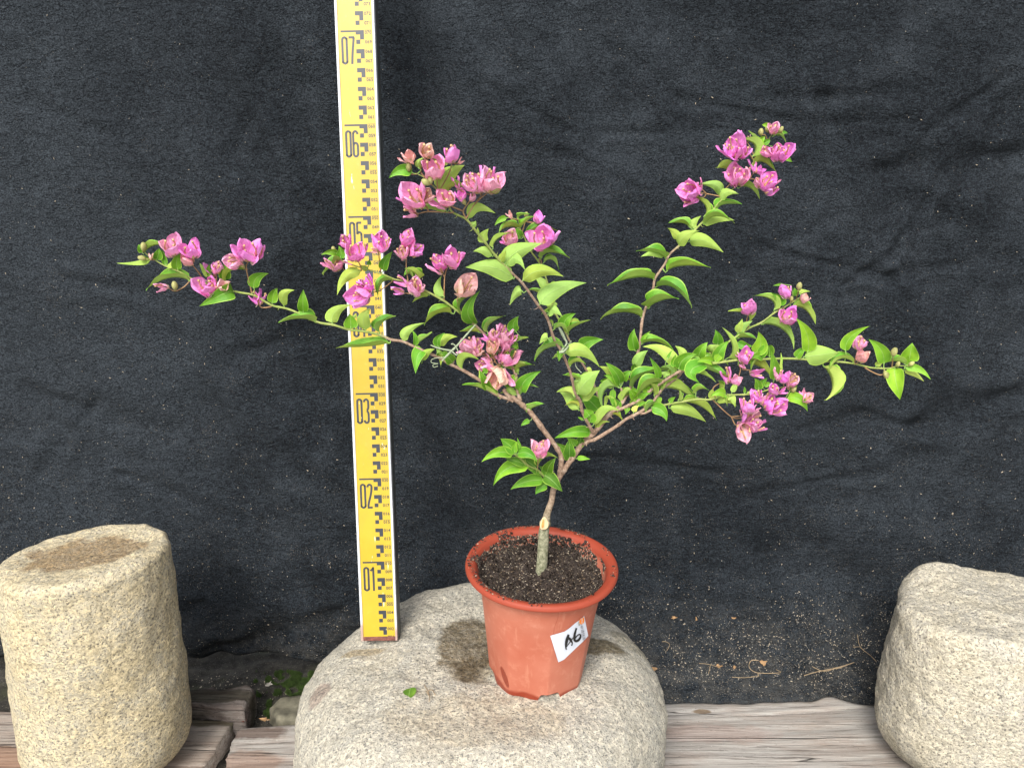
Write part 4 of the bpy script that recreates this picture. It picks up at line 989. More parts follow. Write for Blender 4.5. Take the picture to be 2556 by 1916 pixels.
LEAVES = {
'A': '420 400 400 480 140 515 50 n|580 480 600 410 600 350 45 t|455 385 560 320 715 325 48 n|430 390 400 350 380 310 38 t|680 540 740 500 780 435 40 n|680 540 655 450 640 362 28 t|815 590 800 490 850 402 50 t|950 715 720 680 460 810 72 e|1160 660 1110 590 1045 520 42 u|1165 660 1150 590 1165 525 25 t|1340 705 1400 600 1560 598 60 e|1340 705 1330 600 1330 515 60 t|1430 835 1300 860 1055 1010 85 t|1655 795 1680 680 1820 630 62 t|1855 960 1870 860 1905 790 52 t|1985 990 1980 860 2110 815 50 u',
'S': '757 779 756 752 757 722 12 t|788 804 752 795 695 803 18 e|',
'B': '320 1225 350 1100 530 1005 75 u|535 1290 530 1200 525 1120 72 t|595 1160 575 1150 610 1120 20 u|700 1310 680 1170 760 1055 72 u|860 1330 900 1220 1055 1150 75 e|410 480 420 410 400 340 48 t|380 430 300 410 190 438 34 t|430 495 350 540 205 665 70 e|650 625 480 690 365 895 65 u|735 610 680 590 645 560 32 u|740 560 745 530 750 490 26 t|905 620 930 510 1020 407 52 t|1010 735 890 770 845 935 60 e|1250 720 1200 660 1140 700 55 e|1320 725 1260 650 1160 595 60 n|1430 905 1340 900 1240 1000 38 u|1600 920 1530 820 1580 680 48 u|1700 1115 1530 1120 1380 1260 80 e|1800 1105 1800 990 1925 910 55 e|1970 1235 1880 1080 2015 850 75 t|',
'C': '570 580 380 540 190 670 88 t|690 520 660 430 780 325 52 u|1010 870 1130 620 1410 470 150 u|1150 420 1010 400 880 350 55 u|1145 900 1240 800 1515 850 85 e|1110 1190 930 1080 660 1180 105 u|1460 1310 1600 1130 1900 1235 85 u|1500 1430 1550 1400 1580 1345 50 u',
'D': '380 585 370 490 440 390 72 u|300 480 290 420 290 370 20 u|490 770 370 690 220 715 62 u|780 1080 480 920 110 945 115 u|500 660 570 530 790 430 50 n|860 385 700 370 578 440 70 e|690 240 600 270 520 350 38 t|870 270 880 210 1010 195 40 e|885 370 950 300 1065 215 55 e|1010 545 1110 430 1430 405 90 e|880 520 830 440 760 390 60 t|660 880 850 700 1180 605 125 u|600 850 630 770 690 690 48 u|690 900 810 800 945 945 82 u|1165 795 1300 720 1560 785 85 e|1200 860 1310 820 1415 940 48 n|910 1110 1150 970 1475 1040 105 u|1230 1220 1170 1120 1070 1050 60 u|910 1260 830 1270 720 1440 72 u|1150 1430 1370 1230 1785 1115 120 u|1200 1340 1100 1260 975 1230 45 e|1340 1500 1310 1420 1360 1350 75 u|',
'E': '880 675 500 730 105 725 95 e|1090 650 1140 500 1405 368 72 u|1260 710 1265 600 1220 490 38 t|1270 710 1380 620 1515 530 58 n|1600 730 1590 620 1700 530 55 t|1620 720 1700 600 1875 580 72 u|1395 790 1290 870 1285 1130 92 t|1360 930 1420 820 1550 765 55 u|1620 870 1610 810 1560 760 45 u|1800 960 1740 880 1640 790 72 t',
'F': '1375 250 1450 180 1570 300 62 u|1380 220 1370 190 1400 160 24 t|1590 430 1620 310 1755 230 80 t|1655 520 1730 420 1965 330 62 e|1370 580 1320 570 1250 660 55 u|1590 690 1350 720 1185 890 88 e|1610 780 1850 750 2090 960 92 u|1670 970 1760 900 1890 930 62 e|1840 700 1930 620 2130 590 85 t|1770 1350 1900 1170 2080 1010 125 u|1820 1140 1700 1110 1575 1078 50 e|1790 1560 1680 1400 1540 1315 88 u|1850 1440 1950 1320 2110 1250 65 u|2060 1560 1950 1440 1800 1330 105 t|1940 1640 1910 1600 1870 1550 70 t|430 495 290 480 150 490 58 e|540 500 580 370 790 270 75 e|930 490 890 380 975 270 78 t|890 640 980 600 1105 578 52 n|940 650 930 700 870 690 30 t|185 1010 250 850 425 890 75 n|545 1290 490 1150 420 1010 58 t|420 1160 430 1060 410 970 14 u|700 1400 430 1260 185 1215 62 e|960 1060 870 1010 740 970 50 n|940 1040 1000 970 1185 935 62 e|1000 1320 1060 1150 1285 1030 88 t|985 1350 1060 1250 1235 1240 62 e|860 1100 840 1200 960 1180 70 t|860 1250 840 1150 850 1090 45 u|935 1360 840 1290 700 1340 45 u|1110 1590 1170 1530 1320 1480 65 e|1100 1600 1090 1540 1050 1510 34 t|1000 1270 965 1240 900 1230 22 t|600 830 570 800 540 770 48 t|880 690 930 660 950 630 40 t|480 1060 500 1010 460 990 40 t|720 1000 700 950 720 930 40 t|880 900 870 850 880 820 14 t',
'G': '1490 100 1660 25 1880 65 58 u|1370 160 1360 80 1460 -10 58 u|1310 130 1200 80 1040 98 60 e|1170 290 1130 210 1040 140 48 u|1180 370 1250 250 1440 175 72 u|1310 315 1510 310 1735 465 82 u|1015 530 870 450 640 452 80 e|1000 500 860 460 700 512 42 u|1025 690 1230 620 1580 640 88 e|870 790 620 770 280 870 92 e|890 890 1120 900 1335 1160 100 e|805 1150 920 1070 1170 1005 125 e|715 1270 500 1200 195 1265 92 e',
'K': '1240 660 1200 600 1230 500 60 t|1450 700 1480 780 1420 850 60 t|700 1160 760 1090 850 1080 45 t|820 1040 760 960 780 880 55 t|350 1280 330 1200 250 1150 50 t|560 1240 600 1170 590 1100 40 t|1500 690 1440 620 1450 520 60 u|1700 640 1740 560 1830 520 55 e|620 440 590 280 600 120 82 t|730 320 760 240 848 150 32 t!|720 350 930 310 1190 440 78 e|1270 720 1050 450 740 372 88 u|610 700 690 540 815 440 78 u|590 1000 780 790 1250 735 98 e|970 860 940 700 825 540 48 t|1010 910 800 980 585 1190 115 e|400 940 340 770 170 620 78 t|400 950 300 850 160 800 58 t!|430 930 490 880 610 905 45 e|450 890 490 800 580 745 60 t|330 830 230 740 100 670 58 u|390 990 180 1030 145 1310 92 n|320 960 200 900 100 900 72 t|450 1050 490 1030 545 1040 48 t|500 1130 560 1090 690 1130 34 e|300 1010 290 1150 290 1270 42 t|200 1100 190 1200 160 1290 28 u|5 1540 170 1310 400 1335 62 u|35 1610 100 1510 250 1490 38 u|840 1080 1200 1010 1610 1255 112 n|1680 640 1450 740 1560 915 112 t|1580 680 1850 780 2130 910 75 e|1530 780 1660 810 1820 900 45 n|1270 720 1340 570 1530 480 100 t|1560 600 1590 450 1700 320 92 t|1350 550 1310 450 1220 370 58 u|1600 560 1700 530 1830 570 58 t|1780 510 1750 410 1880 360 68 u|1850 600 1880 440 2020 300 85 t|1840 350 1850 250 1820 130 72 t|1980 560 2060 380 1910 85 78 n|1080 830 1070 790 1000 770 58 u|1170 740 1190 690 1240 650 45 u|1520 1085 1570 1020 1700 1000 75 e|1800 1170 1760 1090 1770 1010 60 u|1830 1200 1970 1170 2132 1260 48 u|1310 1200 1600 1270 1820 1475 82 n|1140 1290 1420 1330 1670 1510 88 u|870 1280 1020 1330 1100 1480 88 t|870 1270 930 1270 1000 1330 55 u|600 1350 625 1290 680 1250 42 u!|660 1260 740 1220 820 1200 24 t|1130 1210 1170 1160 1225 1125 34 t|560 1040 620 1030 660 1050 34 t|850 1010 900 960 1000 880 40 t|1200 860 1190 800 1170 770 40 t|1100 560 1130 500 1180 430 20 t',
'I': '600 370 570 270 395 222 52 n|650 330 660 260 560 200 44 t|700 120 640 120 592 130 12 t|350 490 320 400 140 397 50 n|245 600 280 540 395 480 48 u|245 600 265 530 295 455 34 u|860 220 870 185 965 190 26 u|820 230 810 190 800 150 24 t|780 345 910 370 1000 520 58 n|480 510 680 560 805 740 62 n|240 650 320 640 440 650 42 e|240 690 310 720 385 720 38 t|405 800 470 700 445 580 68 t!|930 785 930 620 825 445 66 t!|820 840 860 780 910 740 38 t!|900 830 1070 810 1240 780 98 u|600 1060 610 930 560 770 50 t!|600 1060 650 920 665 790 26 n|260 905 440 920 595 1050 78 n|450 1150 440 1090 415 1040 36 t|450 1150 490 1080 540 1040 28 t|500 1120 540 1100 580 1110 24 t|310 1190 312 1150 308 1120 12 t|330 1190 370 1180 400 1160 14 u|730 1240 850 1250 930 1370 52 t!|770 1170 800 1140 830 1110 28 t|185 1180 215 1120 235 1080 26 u|1090 920 1170 1090 1130 1255 90 n!|',
'J': '350 660 430 430 755 225 88 t!|500 870 260 800 40 1030 100 e!|1010 880 960 640 740 455 108 t!|870 930 930 880 1000 850 48 u|1390 900 1200 840 1000 890 85 e|1440 830 1470 690 1500 520 130 t!|1430 900 1425 820 1420 740 28 t!|1200 950 1220 1200 1310 1500 140 t!|1380 960 1600 970 1825 1150 60 t!|1370 1000 1550 1060 1700 1195 48 u!|',
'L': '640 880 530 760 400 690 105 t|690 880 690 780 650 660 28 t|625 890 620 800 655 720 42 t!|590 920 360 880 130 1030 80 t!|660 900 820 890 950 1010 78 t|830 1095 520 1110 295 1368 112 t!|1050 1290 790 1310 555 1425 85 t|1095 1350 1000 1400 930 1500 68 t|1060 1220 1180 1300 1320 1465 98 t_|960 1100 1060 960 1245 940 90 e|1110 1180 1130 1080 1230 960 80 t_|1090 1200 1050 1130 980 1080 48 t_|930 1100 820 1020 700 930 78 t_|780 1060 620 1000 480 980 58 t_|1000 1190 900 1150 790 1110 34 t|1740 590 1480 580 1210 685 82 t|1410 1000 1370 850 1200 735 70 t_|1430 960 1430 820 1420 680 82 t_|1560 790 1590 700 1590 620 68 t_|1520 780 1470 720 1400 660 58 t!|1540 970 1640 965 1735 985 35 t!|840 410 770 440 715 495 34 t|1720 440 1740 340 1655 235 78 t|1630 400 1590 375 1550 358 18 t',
'H': '1530 200 1480 190 1430 190 34 t!|1340 500 1320 400 1225 280 55 n|1340 500 1420 410 1480 350 52 t!|1400 480 1500 440 1550 400 48 t|1290 660 1310 480 1080 400 95 n|1010 800 880 770 770 820 65 u|1000 860 860 830 740 828 38 e|1700 330 1760 300 1815 315 24 t|1600 360 1700 350 1785 450 52 n|1310 790 1450 740 1635 900 78 n|1090 1120 1250 1120 1405 1290 76 n|830 1230 750 1080 480 1080 72 u|820 1310 890 1190 1095 1210 68 u|770 1460 880 1360 1140 1380 80 e|575 1540 590 1380 380 1210 70 n|590 1650 750 1540 1030 1615 78 e|1780 640 1820 690 1885 740 34 t|',
}
for c, s in LEAVES.items():
    for e in s.split('|'):
        f = e.split()
        if len(f) < 8: continue
        tone = None; md = f[7]
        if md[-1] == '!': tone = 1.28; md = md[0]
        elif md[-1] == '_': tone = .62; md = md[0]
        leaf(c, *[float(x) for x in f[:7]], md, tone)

frnd = random.Random(77); made = 0
zones = [(1390, 1800, 850, 1040, 30), (1080, 1330, 820, 960, 6), (1360, 1640, 700, 880, 5), (1780, 1990, 800, 1010, 9)]
for x0, x1, y0, y1, cnt in zones:
    cand = [b_ for b_ in BR if x0 < b_[0] < x1 and y0 < b_[1] < y1]
    for k in range(cnt if cand else 0):
        b_ = cand[frnd.randrange(len(cand))]; an = frnd.uniform(0, 6.28); L = frnd.uniform(20, 46); dx, dy = math.cos(an) * L, math.sin(an) * L * .8
        sx_, sy_ = b_[0] + dx * .18, b_[1] + dy * .18; sg = frnd.uniform(.1, .28) * L
        leaf('S', sx_, sy_, sx_ + dx * .5 + sg * .3, sy_ + dy * .5 - sg, sx_ + dx, sy_ + dy, L * frnd.uniform(.20, .30), frnd.choice('tueen'), frnd.choice((None, None, 1.28, .62)))

# ------------------------------------------------------------------ flowers
STALKS = {
'A': '1630 850 1570 580 1590 500|1575 590 1500 550|795 595 770 450 760 415|1070 660 980 540|1240 720 1240 640|1200 690 1190 650|940 720 880 780 780 825 700 780|1830 1000 1740 1005 1700 960|560 480 500 480|430 390 430 370',
'B': '640 620 480 625 430 590|650 590 630 540 590 490|1190 740 1170 580 1178 430 1200 400|1605 950 1612 700 1640 600 1670 560|1612 700 1570 620|1800 1110 1755 960 1790 905|1010 745 870 850 760 880|1250 860 1220 885 1130 880|360 440 340 400|380 480 330 570|880 660 850 400',
'C': '1200 1215 830 1200 620 1245|830 1200 750 1040|1430 1320 1380 1190 1480 1030 1550 880|1380 1190 1200 1120 1180 1080|1430 1300 1560 1080 1740 850|1560 1080 1700 950 1810 880|970 850 960 660|760 650 700 540 790 330|650 600 530 590 500 450|1000 870 1150 600 1200 420|880 770 850 760',
'D': '1140 850 1150 730 1180 640|1170 860 1150 730 1260 610|850 270 760 250|900 450 960 250|1090 340 940 500|860 400 720 600',
'F': '950 1200 780 1080 700 980 600 830 590 770|700 980 740 910|700 980 690 800 750 640|640 860 450 790|620 980 620 990|640 900 560 620|700 980 620 960|950 1220 880 1100 720 1010|640 800 300 760',
'I': '350 550 330 470 355 400|0 1255 180 1420 300 1435|180 1420 260 1412|180 1420 220 1500 260 1480|420 1200 380 1240 350 1370|0 1140 80 1085 150 1070|250 900 270 960 230 1080|300 860 290 950 360 960|690 340 650 400 655 470 720 480|820 260 840 190|880 300 890 285|560 1150 520 1300|700 1130 690 1080|760 1160 890 1230|640 1140 600 1180|640 340 700 300 720 250|780 280 760 290|280 880 320 850',
'J': '500 880 560 620|510 890 600 830|700 960 920 1070 1030 1050|1150 930 1170 750',
'H': '820 1290 800 1245 610 1205 490 1190|610 1205 550 1140|610 1205 570 1260 480 1250|900 1210 900 1130 1000 1030|1060 1000 1060 760 1060 680 990 660|1190 930 1190 1020 1250 990 1330 1000 1400 1110 1450 1120|1250 990 1310 890|1250 990 1250 880|1310 720 1220 590 1110 650|1420 620 1520 640|1430 640 1500 690 1600 690 1660 690|1560 350 1590 310|1520 440 1480 340 1420 340|1590 310 1700 300|1340 700 1250 500 1160 400',
'L': '960 1140 960 1060 970 950',
}
fl_nodes = list(BR)
for c, s in STALKS.items():
    for e in s.split('|'):
        f = [float(x) for x in e.split()]; q = [px(c, f[i], f[i + 1]) for i in range(0, len(f), 2)]
        fn = np.array(fl_nodes); k0 = int(np.hypot(fn[:, 0] - q[0][0], fn[:, 1] - q[0][1]).argmin()); Y0 = fn[k0][2]
        pts = []; off = lrnd.uniform(-.012, .006)
        for i, a in enumerate(q):
            t_ = i / max(1, len(q) - 1); pts.append((at(*a, Y0 + off * t_), (.0010 - .00035 * t_) * .62))
        if np.hypot(fn[k0][0] - q[0][0], fn[k0][1] - q[0][1]) > 1.5: pts.insert(0, (at(fn[k0][0], fn[k0][1], Y0), .00085))
        rs = catmull(pts, 5)
        for p in rs:
            v = V3(p[:3]) - CAM; z = v.dot(FW); fl_nodes.append((CX + v.x / z * FPX, CY - v.dot(UP) / z * FPX, p[1], p[3]))
        v, f_, _ = tube(rs, 6, .2); make('flower_stalk', v, f_, MAT['stalk'], plant)
FN = np.array(fl_nodes)
COL = {'m': (1.0, .31, .80), 'p': (1.0, .43, .70), 's': (.96, .56, .53), 'g': (.55, .50, .24)}
def near_f(x, y):
    d = np.hypot(FN[:, 0] - x, FN[:, 1] - y); i = int(d.argmin()); return FN[i], float(d[i])
nb_count = [0]
def bract(parent, base, ax, rad, L, W, op, col, seed):
    lat = ax.cross(rad).normalized(); V, UV = [], []; nv, nu = 12, 11
    r0 = .06 * L; curl = seed.uniform(.0, .5); ph = seed.uniform(0, 6); tipc = seed.uniform(-.25, .35)
    for i in range(nv):
        v = i / (nv - 1)
        rr_ = r0 + L * op * (math.sin(min(v * 1.9, 1.75)) * .62 + tipc * max(0, v - .6) ** 1.3)
        p = base + ax * (L * (v - .05 * (1 - v))) * (1 - .12 * op) + rad * rr_
        wv = (max(0, v + .012) ** .44) * (max(0, 1 - v) ** .56) / .636 * (1 - .30 * max(0, v - .72) / .28 + .0)
        for k in range(nu):
            u = -1 + 2 * k / (nu - 1); x = u * W * wv
            cup = (x * x) / (L * .95)           # edges close round the tube
            wave = .075 * L * math.sin(u * 5 + v * 6 + ph) * abs(u) ** 1.3 + .07 * L * noise.noise(V3((u * 2.6, v * 3.6, ph * 10))) + .03 * L * (1 - abs(u)) ** 4
            V.append(p + lat * x - rad * (cup * (1 - curl * max(0, v - .5))) + rad * wave); UV.append((.5 + u / 2, v))
    F = grid_faces(nu, nv)
    o = make('bract', V, F, MAT['bract'], parent, uvs=UV)
    k = seed.uniform(.88, 1.10); o.color = (min(1, col[0] * k), col[1] * k * seed.uniform(.85, 1.2), min(1, col[2] * k * seed.uniform(.9, 1.08)), 1); nb_count[0] += 1
    return o
def flower(c, bx_, by_, tx, ty, kind):
    s = CR[c][2]; B, T = px(c, bx_, by_), px(c, tx, ty); col = COL[kind.lower()[0]]; full = kind[0].isupper()
    sd_ = random.Random(int(B[0] * 7 + B[1] * 13 + T[0] * 3)); r_ = sd_
    nb, dist = near_f(*B); Y = nb[2]
    base = at(B[0], B[1], Y - r_.uniform(.001, .006)); tip = at(T[0], T[1], Y)
    scr = tip - base; L = scr.length
    view = (CAM - base).normalized(); scr_d = (scr - view * scr.dot(view)).normalized()
    tilt = R(r_.uniform(26, 56)) if full else R(r_.uniform(0, 30))
    ax = (scr_d * math.cos(tilt) + view * math.sin(tilt)).normalized(); L = max(L / math.cos(tilt) ** .6, .006) * .94
    if kind == 'g':
        V, F, UV = [], [], []; L = min(L, .0085); n_ = 8; sidev = ax.orthogonal().normalized(); oth = ax.cross(sidev)
        for i in range(n_):
            v = i / (n_ - 1); rad_ = L * .34 * (math.sin(math.pi * min(.97, v * .86 + .06)) ** .7)
            for k in range(9):
                an = 2 * math.pi * k / 9; w_ = 1 + .2 * math.cos(3 * an + v)
                V.append(base + ax * L * v + (sidev * math.cos(an) + oth * math.sin(an)) * rad_ * w_)
        F = grid_faces(9, n_, True) + [tuple(range(9))[::-1], tuple(range(9 * (n_ - 1), 9 * n_))]
        if dist > 1: 
            pb = at(nb[0], nb[1], nb[2]); tv, tf, _ = tube([np.array([*pb, .00055]), np.array([*((pb + base) * .5), .0005]), np.array([*base, .0005])], 5); o = len(V); V += tv; F += [tuple(i + o for i in f) for f in tf]
        make('flower_bud', V, F, MAT['bud'], plant); return
    pb = at(nb[0], nb[1], nb[2]); mid_ = (pb + base) * .5 - ax * .1 * (pb - base).length
    tv, tf, _ = tube([np.array([*q, q4]) for q, q4 in ((pb, .00055), (mid_, .0005), (base, .0006), (base + ax * L * .05, .0011), (base + ax * L * .10, .0006))], 6)
    fo = make('flower', tv, tf, MAT['stalk'], plant)
    n = 3 if full else 2
    a0 = r_.uniform(0, 2.1) if full else 0
    sidev = view - ax * view.dot(ax); sidev = sidev.normalized() if sidev.length > .2 else ax.orthogonal().normalized()
    oth = ax.cross(sidev)
    for k in range(n):
        an = (a0 + 2.094 * k) if full else (R(95) + k * R(170) + r_.uniform(-.4, .4))
        rad = sidev * math.cos(an) + oth * math.sin(an)
        op = r_.uniform(.42, .68) if full else r_.uniform(.25, .42)
        lk = L * r_.uniform(.80, 1.16); Wd = lk * (r_.uniform(.44, .54) if full else r_.uniform(.38, .46))
        bract(fo, base, ax, rad, lk, Wd, op, col, r_)
        if kind.lower() in 'mps' and L > .012 and (full or k == 0):
            tl = lk * r_.uniform(.62, .98); p0 = base + rad * L * .05
            pts = [(p0, .0006), (p0 + ax * tl * .25 + rad * L * op * .30, .0011), (p0 + ax * tl * .6 + rad * L * op * .38, .0007), (p0 + ax * tl * .9 + rad * L * op * .28, .0007), (p0 + ax * tl + rad * L * op * .26, .0012), (p0 + ax * (tl + .001) + rad * L * op * .26, .0007)]
            rs = catmull(pts, 3); v, f, _ = tube(rs, 6); ft = make('flower_tube', v, f, MAT['tube'], fo)
    return fo
FLOWERS = {
'A': '760 410 720 205 P|435 385 430 290 g|980 455 920 260 M|960 535 890 410 S|515 480 520 385 s|460 470 390 455 g|1540 485 1440 270 m|1600 480 1560 240 M|1680 470 1730 280 m|1690 470 1690 390 s|1510 510 1375 490 P|1215 660 1130 480 m|1240 625 1255 480 P|1190 850 1060 660 M|1150 880 1210 740 M|1290 810 1325 705 S|785 815 770 735 g|710 780 555 790 p|1700 970 1620 820 m|1710 970 1775 820 m|1550 560 1510 530 g',
'B': '500 350 440 200 M|560 510 490 330 m|580 500 580 300 M|640 480 690 290 m|860 390 825 200 m|905 400 950 180 m|880 400 900 200 M|850 410 770 390 s|1175 340 1165 130 M|1200 420 1230 270 m|1225 440 1370 310 M|1150 480 1080 320 P|1590 600 1545 390 M|1580 650 1440 510 p|1670 560 1740 350 M|1790 905 1920 700 S|760 850 680 690 M|745 890 510 930 M|730 860 570 800 m|1190 790 1030 700 m|1140 880 1000 860 m|1265 890 1300 720 P|330 600 195 500 p|380 610 330 450 P|400 610 370 560 g|345 410 325 350 g|450 520 570 530 p|1300 900 1230 730 p',
'C': '800 330 815 130 S|490 420 390 330 s|560 400 500 240 S|510 560 510 430 g|955 650 860 370 P|1190 410 1160 130 M|1300 440 1375 370 s|830 775 730 700 g|860 770 850 660 g|680 1110 480 760 P|740 1040 840 810 S|570 1065 340 920 m|625 1235 510 1090 s|650 1260 410 1200 p|1550 870 1440 600 P|1640 890 1530 560 P|1740 860 1780 400 m|1790 880 1900 490 P|1820 890 1980 810 g|1310 840 1230 630 m|1180 1070 1060 860 P|1350 1010 1350 850 M|1500 1030 1560 890 P|1110 1130 890 945 p|1410 1090 1380 1020 g',
'D': '765 255 700 165 s|1115 315 1150 155 M|955 245 960 205 g|690 610 590 530 m|725 600 740 410 P|1185 635 1130 370 M|1260 600 1250 370 M|1290 600 1360 400 m|1165 680 1110 580 p',
'F': '300 780 220 560 P|350 770 430 560 P|390 810 400 670 S|230 765 80 835 p|560 610 430 530 m|605 615 640 430 P|690 510 690 390 p|700 670 720 460 P|745 650 810 430 P|790 640 940 470 p|590 770 590 600 S|780 740 800 590 P|790 710 890 580 p|730 915 650 770 p|735 905 910 700 P|760 940 880 880 p|590 910 470 780 p|605 990 370 900 P|690 1000 610 1270 S|740 1010 800 1240 p',
'G': '',
'H': '1590 315 1620 150 P|1420 350 1420 240 g|1530 300 1515 255 g|1700 305 1720 255 g|1160 410 1080 270 m|1250 410 1240 330 s|960 655 820 440 m|985 665 950 400 M|1070 650 1010 370 M|1110 665 1200 480 M|1035 690 1020 640 g|1520 645 1490 500 P|1645 690 1640 440 M|1670 695 1800 460 M|1740 695 1860 540 p|1050 1065 970 750 M|1080 1060 1170 820 P|1330 895 1300 690 m|1370 905 1450 820 M|1250 885 1230 820 s|1415 1115 1370 940 P|1450 1120 1600 920 M|1480 1185 1640 1090 M|1600 1085 1665 990 p|1410 1140 1420 1090 g|490 1200 220 1080 M|480 1260 240 1290 M|460 1210 440 1050 m|540 1125 480 985 p',
'I': '725 250 700 110 M|850 175 855 95 g|885 295 925 205 S|770 285 775 240 g|660 465 660 415 g|725 490 755 355 M|355 405 335 245 M|270 850 215 780 p|300 885 360 750 M|320 950 270 890 p|370 1000 470 1000 m|150 1085 110 940 m|200 1095 260 1010 P|690 1085 690 960 M|740 1105 830 1010 P|640 1060 650 930 p|440 1275 420 1150 M|470 1295 530 1170 p|600 1190 600 1090 M|520 1340 640 1200 M|560 1360 700 1300 M|650 1190 720 1160 m|740 1150 750 1100 s|780 1180 800 1150 g|880 1245 870 1150 p|900 1265 970 1190 P|350 1380 330 1240 M|385 1380 460 1310 p|280 1405 280 1345 s|300 1450 420 1385 M|335 1515 500 1430 P|380 1545 520 1500 m|250 1470 260 1540 p|280 1500 330 1615 P',
'J': '560 630 640 400 P|600 835 680 650 S|1170 755 1220 600 g|1240 935 1260 880 g|1440 910 1490 880 g|1020 1000 1060 1110 g',
'L': '980 950 1010 715 P',
}
for c, s in FLOWERS.items():
    for e in s.split('|'):
        f = e.split()
        if len(f) == 5: flower(c, *[float(x) for x in f[:4]], f[4])
print('BRACTS', nb_count[0], 'LEAVES', sum(o.name.startswith('leaf') for o in bpy.data.objects))

# ================================================================== ties, fallen bits
def ribbon3(name, label, cat, strips):
    V, F = [], []
    for pts in strips:
        rs = catmull([(at(x, y, Y), w_) for x, y, Y, w_ in pts], 6); o = len(V); n = len(rs)
        for i, q in enumerate(rs):
            a, b_ = V3(rs[max(0, i - 1)][:3]), V3(rs[min(n - 1, i + 1)][:3]); t = (b_ - a).normalized(); p = V3(q[:3]); sd = t.cross((CAM - p).normalized()).normalized(); fr = t.cross(sd)
            w_ = q[3]; V += [p - sd * w_, p + fr * w_ * .35, p + sd * w_, p - fr * w_ * .35]
        F += [tuple(i + o for i in f) for f in grid_faces(4, n, True)] + [(o, o + 1, o + 2, o + 3), (o + 4 * n - 1, o + 4 * n - 2, o + 4 * n - 3, o + 4 * n - 4)]
    return tag(make(name, V, F, MAT['tie']), label, cat, 'pale green plant ties')
def E_(pts, k=1): return [(CR['E'][0] + x * .17179, CR['E'][1] + y * .17179, Y, w_) for x, y, Y, w_ in pts]
def F_(pts): return [(CR['F'][0] + x * .18095, CR['F'][1] + y * .18095, Y, w_) for x, y, Y, w_ in pts]
ribbon3('plant_tie', 'pale green strip tied between two left stems, ending in a curled tendril', 'plant tie', [
    E_([(2135, 410, .716, .0007), (2000, 560, .712, .0009), (1880, 700, .708, .0010), (1790, 790, .705, .0012), (1700, 880, .706, .0010), (1650, 935, .707, .0008)]),
    E_([(1480, 705, .700, .0006), (1600, 750, .702, .0008), (1790, 790, .705, .0010)]),
    E_([(1790, 790, .704, .0008), (1860, 850, .703, .0006), (1880, 790, .703, .0005), (1830, 700, .704, .0005), (1780, 690, .704, .0006)]),
    E_([(1680, 885, .706, .0005), (1580, 890, .705, .0004), (1500, 915, .704, .00035), (1500, 960, .704, .00035), (1590, 975, .704, .00035), (1520, 990, .704, .0003), (1530, 1025, .704, .0003), (1590, 1010, .704, .0004)])])
ribbon3('plant_tie', 'pale green strip knotted round the middle stem, its loose thread hanging down', 'plant tie', [
    F_([(1510, 405, .705, .0008), (1560, 500, .700, .0016), (1600, 580, .697, .0012), (1625, 650, .694, .0009), (1540, 770, .682, .0009)]),
    F_([(1525, 765, .681, .0012), (1580, 760, .680, .0013), (1640, 700, .690, .0011), (1690, 610, .720, .0007)]),
    F_([(1690, 700, .735, .0009), (1755, 690, .735, .0010)]),
    F_([(1640, 650, .700, .0009), (1700, 700, .700, .0005), (1745, 800, .700, .0004), (1750, 950, .700, .0004), (1830, 1050, .700, .0004)])])
def millp(px_, py_):
    p = atz(px_, py_, ZM)
    for _ in range(3): p = atz(px_, py_, mill_z(p.x, p.y) + .001)
    return p
# fallen round leaf
c_ = millp(1022, 1729); V = [c_ + V3((0, 0, .002))]; UV = [(.5, .5)]
for i in range(20):
    an = 2 * math.pi * i / 20; rr_ = .0068 * (1 + .12 * math.sin(an * 3)) * (.75 if 4.2 < an < 4.8 else 1)
    V.append(c_ + V3((rr_ * math.cos(an), rr_ * 1.15 * math.sin(an), .0012 + .0012 * math.sin(2 * an)))); UV.append((.5 + .4 * math.cos(an), .5 + .4 * math.sin(an)))
o = make('fallen_leaf', V, [(0, i + 1, (i + 1) % 20 + 1) for i in range(20)], MAT['leaf'], uvs=UV); o.color = (.95, .75, 1.4, 1)
tag(o, 'small round green leaf lying alone on the millstone', 'leaf')
def twig(name, label, strips, mat='dry', rad=.0006, cat='twig'):
    parts = []
    for pts in strips:
        rs = catmull([(V3(p), rad * k) for p, k in pts], 3); parts.append(tube(rs, 5, .3))
    V, F, A = merge(parts); return tag(make(name, V, F, MAT[mat]), label, cat, 'dry twigs lying about the stones and felt')
def mt(*q): return [((millp(a, b_) + V3((0, 0, .0008))), 1) for a, b_ in q]
twig('dry_twig', 'small forked straw coloured twig on the millstone beside the fallen green leaf', [mt((1059, 1710), (1068, 1725), (1072, 1738), (1071, 1752)), mt((1068, 1725), (1078, 1722), (1086, 1735)), mt((1072, 1738), (1063, 1724))], rad=.0005)
def fab_hit(px_, py_):
    d = ray(px_, py_); sl = FAB
    x = CAM.x + d.x * (1.0 / d.y); i = int(np.clip((x - xs[0]) / (xs[-1] - xs[0]) * (NXF - 1), 1, NXF - 2))
    for _ in range(3):
        col_ = sl[:, i]; pr = col_ - np.array(CAM); z = pr @ np.array(FW); yy = CY - (pr @ np.array(UP)) / z * FPX
        j = int(np.abs(yy - py_).argmin()); Yh = col_[j][1]; x = d.x * (Yh / d.y); i = int(np.clip((x - xs[0]) / (xs[-1] - xs[0]) * (NXF - 1), 1, NXF - 2))
    p, n = fabric_pt(i, min(max(j, 1), NSF - 2)); return p + n * .0012, n
def ft(*q): return [(fab_hit(a, b_)[0], 1 - .25 * k / len(q)) for k, (a, b_) in enumerate(q)]
def T_(*q): return [(1600 + a * .4322, 1300 + b_ * .4322) for a, b_ in q]
